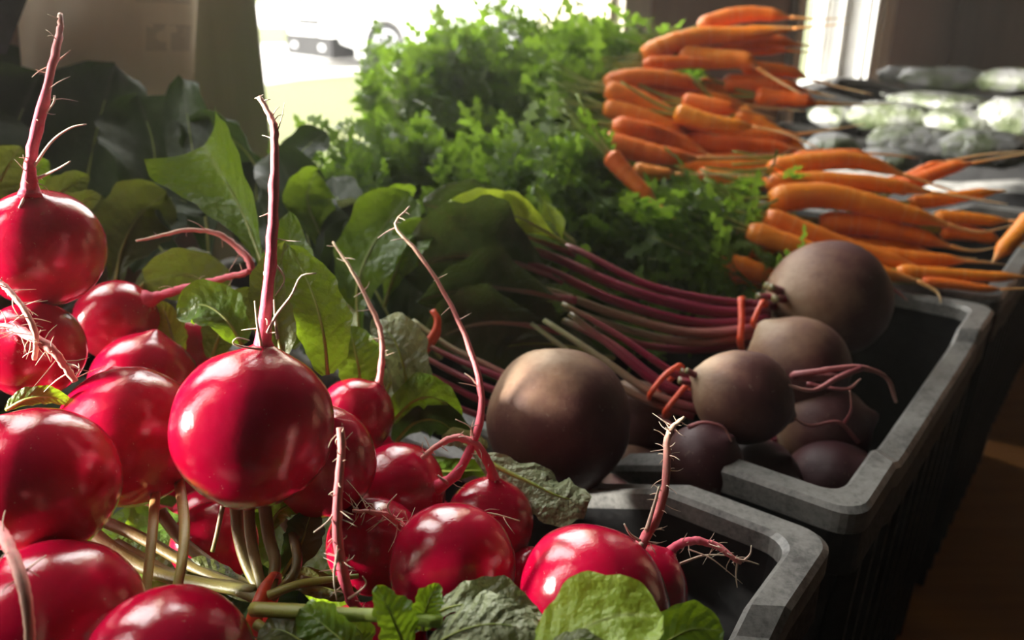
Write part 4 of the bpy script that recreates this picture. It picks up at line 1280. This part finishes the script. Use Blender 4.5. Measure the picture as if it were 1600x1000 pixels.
UPPER = [
    ('topmost carrot of the tall pile, slightly arched', [(1092, 44, .775), (1140, 26, .772), (1190, 22, .770), (1240, 28, .768)], 30),
    ('long carrot second from the top of the tall pile', [(1003, 86, .755), (1080, 60, .752), (1160, 54, .750), (1248, 44, .748)], 34),
    ('thin carrot pointing right third from top of the pile', [(1080, 82, .775), (1150, 80, .772), (1190, 76, .77), (1236, 80, .768)], 28),
    ('slim carrot with its end level under the second one', [(1004, 102, .745), (1050, 98, .745), (1100, 98, .745), (1150, 102, .75)], 24),
    ('blunt short carrot bulging from the upper pile', [(1060, 84, .757), (1110, 92, .750), (1160, 94, .742), (1186, 108, .738)], 36),
    ('shadowed carrot under the blunt one', [(1130, 132, .76), (1170, 130, .755), (1220, 134, .75), (1262, 142, .75)], 30),
    ('straight carrot at the left shoulder of the pile', [(944, 132, .735), (1000, 122, .733), (1060, 126, .735), (1100, 140, .74)], 34),
    ('carrot slanting down from the left shoulder', [(946, 140, .715), (1000, 156, .712), (1050, 182, .71), (1095, 204, .71)], 32),
    ('carrot below the slanting one at the pile left edge', [(944, 168, .712), (990, 178, .708), (1040, 196, .705), (1080, 222, .705)], 32),
    ('lower left carrot bending to a pale forked tip', [(956, 198, .685), (1010, 206, .685), (1060, 222, .695), (1110, 244, .69)], 36),
    ('lowest long carrot at the left edge of the pile', [(942, 222, .655), (990, 234, .652), (1040, 244, .65), (1096, 248, .65)], 40),
    ('bright carrot in the pile middle with hairy pale tip', [(1055, 176, .70), (1100, 190, .695), (1140, 196, .692), (1180, 198, .69)], 34),
    ('short carrot above the bright middle one', [(1066, 160, .72), (1100, 164, .715), (1130, 168, .712), (1158, 172, .712)], 32),
    ('single carrot hanging down from the pile to lower right', [(952, 242, .598), (975, 268, .594), (1000, 294, .59), (1030, 320, .586)], 32),
    ('stubby carrot end beside the hanging one', [(990, 266, .635), (1015, 270, .632), (1038, 272, .63), (1056, 272, .63)], 28),
    ('reddish carrot at the back right of the pile', [(1090, 134, .77), (1150, 146, .765), (1210, 154, .76), (1258, 162, .755)], 34),
    ('carrot tip reaching right toward the white window frame', [(1180, 150, .75), (1215, 154, .745), (1250, 156, .74), (1278, 160, .74)], 30),
    ('deep shaded carrot sloping right in the pile', [(1150, 178, .735), (1190, 200, .73), (1230, 222, .725), (1266, 244, .72)], 34),
    ('long shaded carrot low in the pile', [(1060, 222, .715), (1120, 228, .71), (1190, 230, .708), (1256, 236, .706)], 34),
    ('dark carrot along the bottom of the pile', [(1060, 256, .69), (1120, 262, .688), (1190, 262, .686), (1260, 258, .686)], 34),
    ('bottom carrot of the pile touching the lower bunch', [(1090, 274, .675), (1140, 282, .672), (1190, 288, .67), (1236, 286, .67)], 32),
    ('shaded carrot in the middle right of the pile', [(1110, 210, .725), (1160, 212, .722), (1210, 214, .72), (1250, 210, .72)], 34),
    ('dim carrot behind the left shoulder of the pile', [(1000, 142, .75), (1060, 150, .748), (1110, 156, .746), (1170, 166, .745)], 36),
    ('carrot crossing above the pale forked tip', [(1000, 190, .725), (1060, 200, .722), (1120, 216, .72), (1180, 226, .718)], 34),
    ('pale orange carrot second from pile top right', [(1130, 66, .765), (1170, 66, .762), (1210, 64, .76), (1250, 70, .76)], 26),
    ('hidden dark carrot beneath the left shoulder', [(970, 190, .735), (1030, 214, .73), (1090, 236, .725), (1150, 250, .72)], 36),
    ('thin carrot tip poking right near window sill', [(1160, 104, .762), (1200, 108, .758), (1235, 112, .756), (1262, 122, .756)], 24),
    ('carrot lying flat near the pile foot', [(1020, 252, .70), (1080, 256, .698), (1140, 252, .696), (1200, 248, .695)], 34),
]
for lb, pts, w in UPPER:
    carrot(lb, pts, w, group='carrots in the tall pile')

LOWER = [
    ('top carrot of the lower right bunch', [(1200, 266, .655), (1270, 254, .652), (1340, 252, .65), (1420, 276, .648)], 36, None),
    ('second carrot of the lower right bunch', [(1196, 288, .64), (1280, 284, .637), (1370, 288, .634), (1465, 302, .63)], 36, None),
    ('thickest carrot in the middle of the lower bunch', [(1202, 312, .622), (1290, 306, .618), (1390, 328, .612), (1492, 354, .606)], 44, [(1510, 360, .605), (1540, 362, .604), (1590, 350, .604)]),
    ('shaded carrot under the thickest one', [(1280, 348, .625), (1350, 352, .62), (1420, 366, .615), (1492, 388, .61)], 38, [(1520, 392, .608), (1560, 386, .606)]),
    ('long straight carrot slanting to lower right', [(1196, 338, .602), (1280, 372, .598), (1370, 402, .594), (1450, 424, .59)], 38, [(1480, 432, .588), (1530, 436, .586), (1590, 432, .586)]),
    ('long front carrot slanting along the beet crate', [(1168, 360, .59), (1250, 388, .584), (1350, 420, .578), (1444, 442, .572)], 38, [(1458, 452, .568), (1468, 462, .565), (1470, 474, .563)]),
    ('stout carrot left of the topmost beet', [(1126, 412, .585), (1170, 422, .582), (1210, 436, .58), (1260, 452, .578)], 40, None),
    ('short carrot between stout one and front one', [(1150, 400, .60), (1190, 398, .598), (1230, 402, .596), (1280, 416, .594)], 36, None),
    ('lowest carrot peeking under the stout one', [(1130, 438, .59), (1170, 446, .588), (1210, 452, .586), (1250, 456, .585)], 30, None),
    ('carrot tip raised at upper right of the lower bunch', [(1400, 296, .66), (1440, 280, .656), (1480, 264, .653), (1524, 254, .65)], 28, None),
    ('carrot leaning beside the raised tip', [(1380, 292, .668), (1420, 280, .665), (1450, 264, .662), (1482, 252, .66)], 26, None),
    ('cut carrot end pointing right', [(1420, 318, .64), (1470, 312, .637), (1520, 304, .634), (1566, 298, .632)], 24, [(1570, 298, .632), (1572, 298, .632)]),
    ('carrot propped up at the right picture edge', [(1612, 340, .585), (1594, 362, .583), (1572, 384, .581), (1552, 408, .58)], 34, [(1552, 408, .58), (1550, 412, .58)]),
    ('carrot under the slanting ones with blunt end', [(1340, 396, .60), (1400, 402, .597), (1460, 406, .594), (1516, 408, .592)], 32, None),
    ('long thin carrot over the crate rim at right', [(1400, 424, .585), (1470, 428, .58), (1540, 432, .576), (1610, 432, .572)], 24, None),
    ('dark thin carrot on the crate corner', [(1440, 440, .578), (1490, 444, .574), (1530, 450, .571), (1568, 452, .57)], 18, None),
    ('shaded carrot deep in the lower bunch', [(1260, 380, .63), (1330, 384, .626), (1400, 388, .622), (1470, 400, .618)], 36, None),
    ('small carrot with forked tip on the right', [(1460, 340, .625), (1500, 340, .622), (1540, 344, .62), (1580, 346, .618)], 24, None),
    ('carrot tip crossing behind forked one', [(1470, 360, .63), (1510, 364, .627), (1540, 370, .625), (1564, 376, .623)], 28, None),
    ('carrot back of the lower bunch near the bags', [(1240, 246, .675), (1290, 242, .673), (1330, 240, .672), (1360, 240, .672)], 20, None),
    ('orange carrot lying alone in the dark greens', [(1046, 372, .61), (1080, 372, .608), (1110, 366, .606), (1140, 364, .604)], 18, None),
]
for lb, pts, w, tip in LOWER:
    carrot(lb, pts, w, tip=tip, group='carrots in the lower bunch')

# ------------------------------------------------------------------ carrot greens
def frond_mesh(seed):
    rng = random.Random(seed)
    V, S, J, Fc = [], [], [], []
    def leaflet(p, d, nrm, L, Wd):
        side = d.cross(nrm).normalized()
        lobes = [(0, 0), (.18, .45), (.34, .16), (.5, .66), (.66, .22), (.78, .42), (1.0, 0)]
        base = len(V)
        crv = rng.uniform(-.25, .25)
        for (a, b) in lobes:
            for sg in ((1,) if b == 0 else (1, -1)):
                V.append(p + d * (a * L) + side * (b * Wd * sg * rng.uniform(.75, 1.2)) + nrm * (crv * L * a * a + rng.uniform(-.04, .04) * L))
                S.append(a)
                J.append(b * sg * .9 + .12)
        idx = [[base]]
        k = base + 1
        for (a, b) in lobes[1:-1]:
            idx.append([k, k + 1])
            k += 2
        idx.append([k])
        Fc.append((idx[0][0], idx[1][0], idx[1][1]))
        for q in range(1, len(idx) - 2):
            Fc.append((idx[q][0], idx[q + 1][0], idx[q + 1][1], idx[q][1]))
        Fc.append((idx[-2][0], idx[-1][0], idx[-2][1]))
    L = .10
    bend = rng.uniform(.1, .45)
    n = 12
    pts = [Vector((0, L * i / (n - 1), bend * L * (i / (n - 1)) ** 2 * (1 if rng.random() < 2 else -1))) for i in range(n)]
    tv, tf, ta = tube_geo(pts, [.0011 * (1 - .7 * i / (n - 1)) for i in range(n)], 5)
    V += tv
    S += ta
    J += [0.0] * len(tv)
    Fc += tf
    nrm = Vector((0, 0, 1))
    for i in range(2, n):
        s = i / (n - 1)
        ln = .032 * math.sin(math.pi * (.25 + .72 * s)) + .005
        for sg in (1, -1):
            d = Vector((sg, .75 + .3 * rng.random(), rng.uniform(-.35, .35))).normalized()
            if ln > .02:
                tip = pts[i] + d * ln
                for f_ in (.45, .75):
                    for s2 in (1, -1):
                        d2 = (d + Vector((-d.y * s2, d.x * s2, rng.uniform(-.3, .3))) * .8).normalized()
                        leaflet(pts[i] + d * ln * f_, d2, (nrm + Vector((rng.uniform(-.5, .5), rng.uniform(-.5, .5), 0))).normalized(), ln * .46, ln * .17)
                leaflet(pts[i] + d * ln * .55, d, nrm, ln * .58, ln * .2)
                v2, f2, a2 = tube_geo([pts[i], pts[i] + d * ln * .6], [.0006, .0004], 4)
                o_ = len(V)
                V.extend(v2); S.extend(a2); J.extend([0.0] * len(v2))
                Fc.extend([tuple(q + o_ for q in ff) for ff in f2])
            else:
                leaflet(pts[i], d, nrm, ln * 1.1, ln * .5)
    leaflet(pts[-1], Vector((0, 1, .2)).normalized(), nrm, .022, .010)
    me = bpy.data.meshes.new('frond')
    me.from_pydata([tuple(v) for v in V], [], Fc)
    for k, vals in (('s', S), ('j', J)):
        a = me.attributes.new(k, 'FLOAT', 'POINT')
        a.data.foreach_set('value', vals)
    me.polygons.foreach_set('use_smooth', [True] * len(me.polygons))
    me.materials.append(M['frond'])
    return me
FROND = [frond_mesh(100 + i) for i in range(6)]

def greens(label, regions, n, droot, seed, scale=(.8, 1.3), lean=(-.6, -.1, .6)):
    """regions: list of (px0,px1,py0,py1,d0,d1); fronds grow away from the carrots (towards droot)"""
    rng = random.Random(seed)
    r0 = regions[0]
    t = thing('carrot_greens', label, 'carrot greens', P((r0[0] + r0[1]) / 2, (r0[2] + r0[3]) / 2, (r0[4] + r0[5]) / 2), 'carrot tops')
    for i in range(n):
        r = regions[i % len(regions)]
        u, v, w_ = rng.random(), rng.random(), rng.random()
        px, py = r[0] + (r[1] - r[0]) * u, r[2] + (r[3] - r[2]) * v
        tip = P(px, py, r[4] + (r[5] - r[4]) * w_)
        o = bpy.data.objects.new('frond', FROND[rng.randrange(6)])
        COL.objects.link(o)
        d = Vector(lean) + Vector((rng.uniform(-.7, .7), rng.uniform(-.7, .7), rng.uniform(-.5, .6)))
        d.normalize()
        s = rng.uniform(*scale)
        z = Vector((rng.uniform(-.6, .6), rng.uniform(-1, .2), rng.uniform(.1, 1)))
        xa = d.cross(z).normalized()
        za = xa.cross(d)
        Rm = Matrix((xa, d, za)).transposed()
        base = tip - d * .1 * s
        o.parent = t
        o.matrix_parent_inverse = t.matrix_world.inverted()
        o.matrix_world = Matrix.Translation(base) @ Rm.to_4x4() @ Matrix.Scale(s, 4)
    return t

greens('tall heap of carrot tops in front of the left window', [(600, 700, 60, 230, .78, .86), (640, 800, 30, 140, .80, .90), (780, 920, 40, 150, .80, .90), (650, 850, 120, 240, .76, .84)], 110, None, 1, lean=(-.5, -.2, .55))
greens('carrot tops reaching the left shoulder of the carrot pile', [(820, 960, 80, 230, .76, .84), (880, 1000, 60, 160, .78, .86)], 50, None, 2, lean=(-.6, -.2, .4))
greens('light green feathery band of carrot tops above the dark beet leaves', [(520, 660, 205, 300, .62, .70), (640, 800, 230, 310, .60, .68), (780, 915, 215, 320, .60, .68), (850, 925, 240, 330, .61, .67)], 100, None, 3, (.7, 1.1), lean=(-.4, -.2, .7))
greens('dark carrot tops under the hanging carrot', [(880, 1060, 320, 430, .60, .68), (1020, 1190, 300, 430, .60, .68), (960, 1180, 370, 440, .585, .62)], 70, None, 4, (.7, 1.05), lean=(-.5, -.2, .3))
greens('loose leafy tops left of the light green band', [(440, 560, 215, 330, .60, .68), (540, 640, 250, 330, .58, .64)], 26, None, 5, (.7, 1.0), lean=(-.3, -.2, .7))

# ------------------------------------------------------------------ trays of bagged greens at the right
def bag(label, px, py, d, wpx, hpx, seed, rz=None):
    rng = random.Random(seed)
    c = P(px, py, d)
    a, b, h = wpx / FPX * d / 2, wpx / FPX * d / 2 * rng.uniform(.6, .8), hpx / FPX * d / 2
    t = thing('salad_bag', label, 'bag', c - Vector((0, 0, h)), 'bagged greens in the black trays')
    ang = YAW - math.pi / 2 + rng.uniform(-.3, .3)
    V, Fc = [], []
    nl, seg = 18, 28
    off = Vector((seed, seed * .7, 0))
    def pt(th, ph):
        dd = Vector((math.sin(th) * math.cos(ph), math.sin(th) * math.sin(ph), math.cos(th)))
        e = .72
        q = Vector((math.copysign(abs(dd.x) ** e, dd.x) * a, math.copysign(abs(dd.y) ** e, dd.y) * b, dd.z * h))
        q *= 1 + .14 * noise.noise(dd * 2.2 + off) + .06 * noise.noise(dd * 6 + off)
        q.rotate(Matrix.Rotation(ang, 3, 'Z'))
        return c + q
    for i in range(nl + 1):
        for k in range(seg):
            V.append(pt(math.pi * i / nl, 2 * math.pi * k / seg))
    for i in range(nl):
        for k in range(seg):
            Fc.append((i * seg + k, (i + 1) * seg + k, (i + 1) * seg + (k + 1) % seg, i * seg + (k + 1) % seg))
    mesh_obj('pouch', V, Fc, 'bag', t)
    # gathered neck of the bag
    sd = Vector((math.cos(ang), math.sin(ang), 0)) * (1 if rng.random() < .5 else -1)
    p0 = c + sd * a * .9
    C = spline([p0 - sd * a * .1, p0 + sd * a * .15 + Vector((0, 0, h * .15)), p0 + sd * a * .32 + Vector((0, 0, h * .3))], 8)
    V, Fc, A = tube_geo(C, [h * .32, h * .26, h * .18, h * .13, h * .15, h * .2, h * .26, h * .32], 10, .5, jit=.2, rng=rng)
    mesh_obj('gathered_neck', V, Fc, 'bag', t)
    return t

crate('black tray of bags just behind the lower carrot bunch', .632, .01, .014, .225, TABLE_Z, 'trays of bagged greens')
crate('black tray of bags in the second row by the window frame', .945, .01, .014, .225, TABLE_Z, 'trays of bagged greens')
crate('farthest raised black tray of bags beside the brown wall', 1.265, .01, .014, .16, TABLE_Z + .12, 'trays of bagged greens')
tag(boxes('riser_box', [((1.28, .03, TABLE_Z), (1.55, .49, TABLE_Z + .119))], 'plastic', bevel=.004), 'dark low box raising the farthest tray', 'box')

BAGS = [
    ('pale bag in the nearest tray beside the carrot pile', 1300, 232, 1.00, 80, 46),
    ('largest pale bag in the nearest tray', 1440, 226, 1.00, 150, 52),
    ('whitish bag lying low in the nearest tray', 1385, 250, .95, 90, 34),
    ('bag at the right end of the nearest tray', 1540, 232, .92, 120, 56),
    ('white bag at the left end of the second tray', 1302, 182, 1.26, 66, 34),
    ('bright shiny bag in the middle of the second tray', 1392, 182, 1.20, 124, 44),
    ('flat bag right of the shiny one in the second tray', 1502, 190, 1.14, 104, 36),
    ('tall bag at the right edge of the second tray', 1590, 184, 1.10, 110, 62),
    ('greenish flat bag behind the second tray rim', 1464, 158, 1.32, 140, 22),
    ('leafy green bag in the middle of the farthest tray', 1478, 124, 1.48, 130, 36),
    ('leafy bag at the left of the farthest tray', 1410, 118, 1.56, 70, 26),
    ('leafy bag at the right edge of the farthest tray', 1580, 126, 1.40, 90, 36),
]
for i, (lb, px, py, d, w, h) in enumerate(BAGS):
    bag(lb, px, py, d, w * 1.05, h * 1.0, 50 + i)

# ------------------------------------------------------------------ hanging sack and dark cloth at the left
def hanging(name, label, cat, corners, d, thick, mat, seed, part):
    """corners: px quad TL, TR, BR, BL; a soft filled shape hanging near the wall"""
    t = thing(name, label, cat, P(sum(c[0] for c in corners) / 4, corners[2][1], d))
    n = 22
    V, Fc, U_, V_ = [], [], [], []
    tl, tr, br, bl = [P(px, py, dd) for px, py, dd in corners]
    nrm = (tr - tl).cross(bl - tl).normalized()
    if nrm.dot(CAM - tl) < 0:
        nrm = -nrm
    for side in (1, -1):
        for i in range(n + 1):
            v = i / n
            for k in range(n + 1):
                u = k / n
                p = tl.lerp(tr, u).lerp(bl.lerp(br, u), v)
                sw = (max(0, math.sin(math.pi * u)) ** .5) * (max(0, math.sin(math.pi * min(1, .12 + .88 * v))) ** .5)
                w = noise.noise(Vector((u * 4 + seed, v * 2.2, seed))) * .16 + .10 * noise.noise(Vector((u * 11, v * 4, seed)))
                V.append(p + nrm * side * thick * sw * (1 + w))
                U_.append(u)
                V_.append(v)
    m = (n + 1) * (n + 1)
    for s_ in range(2):
        for i in range(n):
            for k in range(n):
                q = (s_ * m + i * (n + 1) + k, s_ * m + i * (n + 1) + k + 1, s_ * m + (i + 1) * (n + 1) + k + 1, s_ * m + (i + 1) * (n + 1) + k)
                Fc.append(q if s_ else q[::-1])
    mesh_obj(part, V, Fc, mat, t, {'u': U_, 'v': V_})
    return t
hanging('feed_sack', 'beige sack with two faded grey printed blocks hanging by the window', 'sack', [(10, -190, .60), (318, -190, .67), (302, 150, .65), (40, 190, .58)], .70, .022, 'sack', 4, 'bag_body')
hanging('dark_cloth', 'dark cloth hanging in the top left corner beside the sack', 'cloth', [(-140, -200, .52), (120, -200, .56), (10, 84, .54), (-160, 110, .50)], .58, .015, 'darkcloth', 9, 'cloth_panel')

# ------------------------------------------------------------------ thin haze volume added to imitate veiling lens glare
hz = boxes('glare_haze', [((X0 + .01, YB + .01, .01), (X1 - .01, YW - .003, ZH - .01))], 'floor')
hm = bpy.data.materials.new('glare_veil')
hm.use_nodes = True
hn = hm.node_tree
hn.nodes.remove(hn.nodes['Principled BSDF'])
vs = hn.nodes.new('ShaderNodeVolumeScatter')
vs.inputs['Color'].default_value = (1, .94, .84, 1)
vs.inputs['Density'].default_value = .028
vs.inputs['Anisotropy'].default_value = .65
hn.links.new(vs.outputs[0], hn.nodes['Material Output'].inputs['Volume'])
hz.data.materials.clear()
hz.data.materials.append(hm)
hz['kind'] = 'structure'
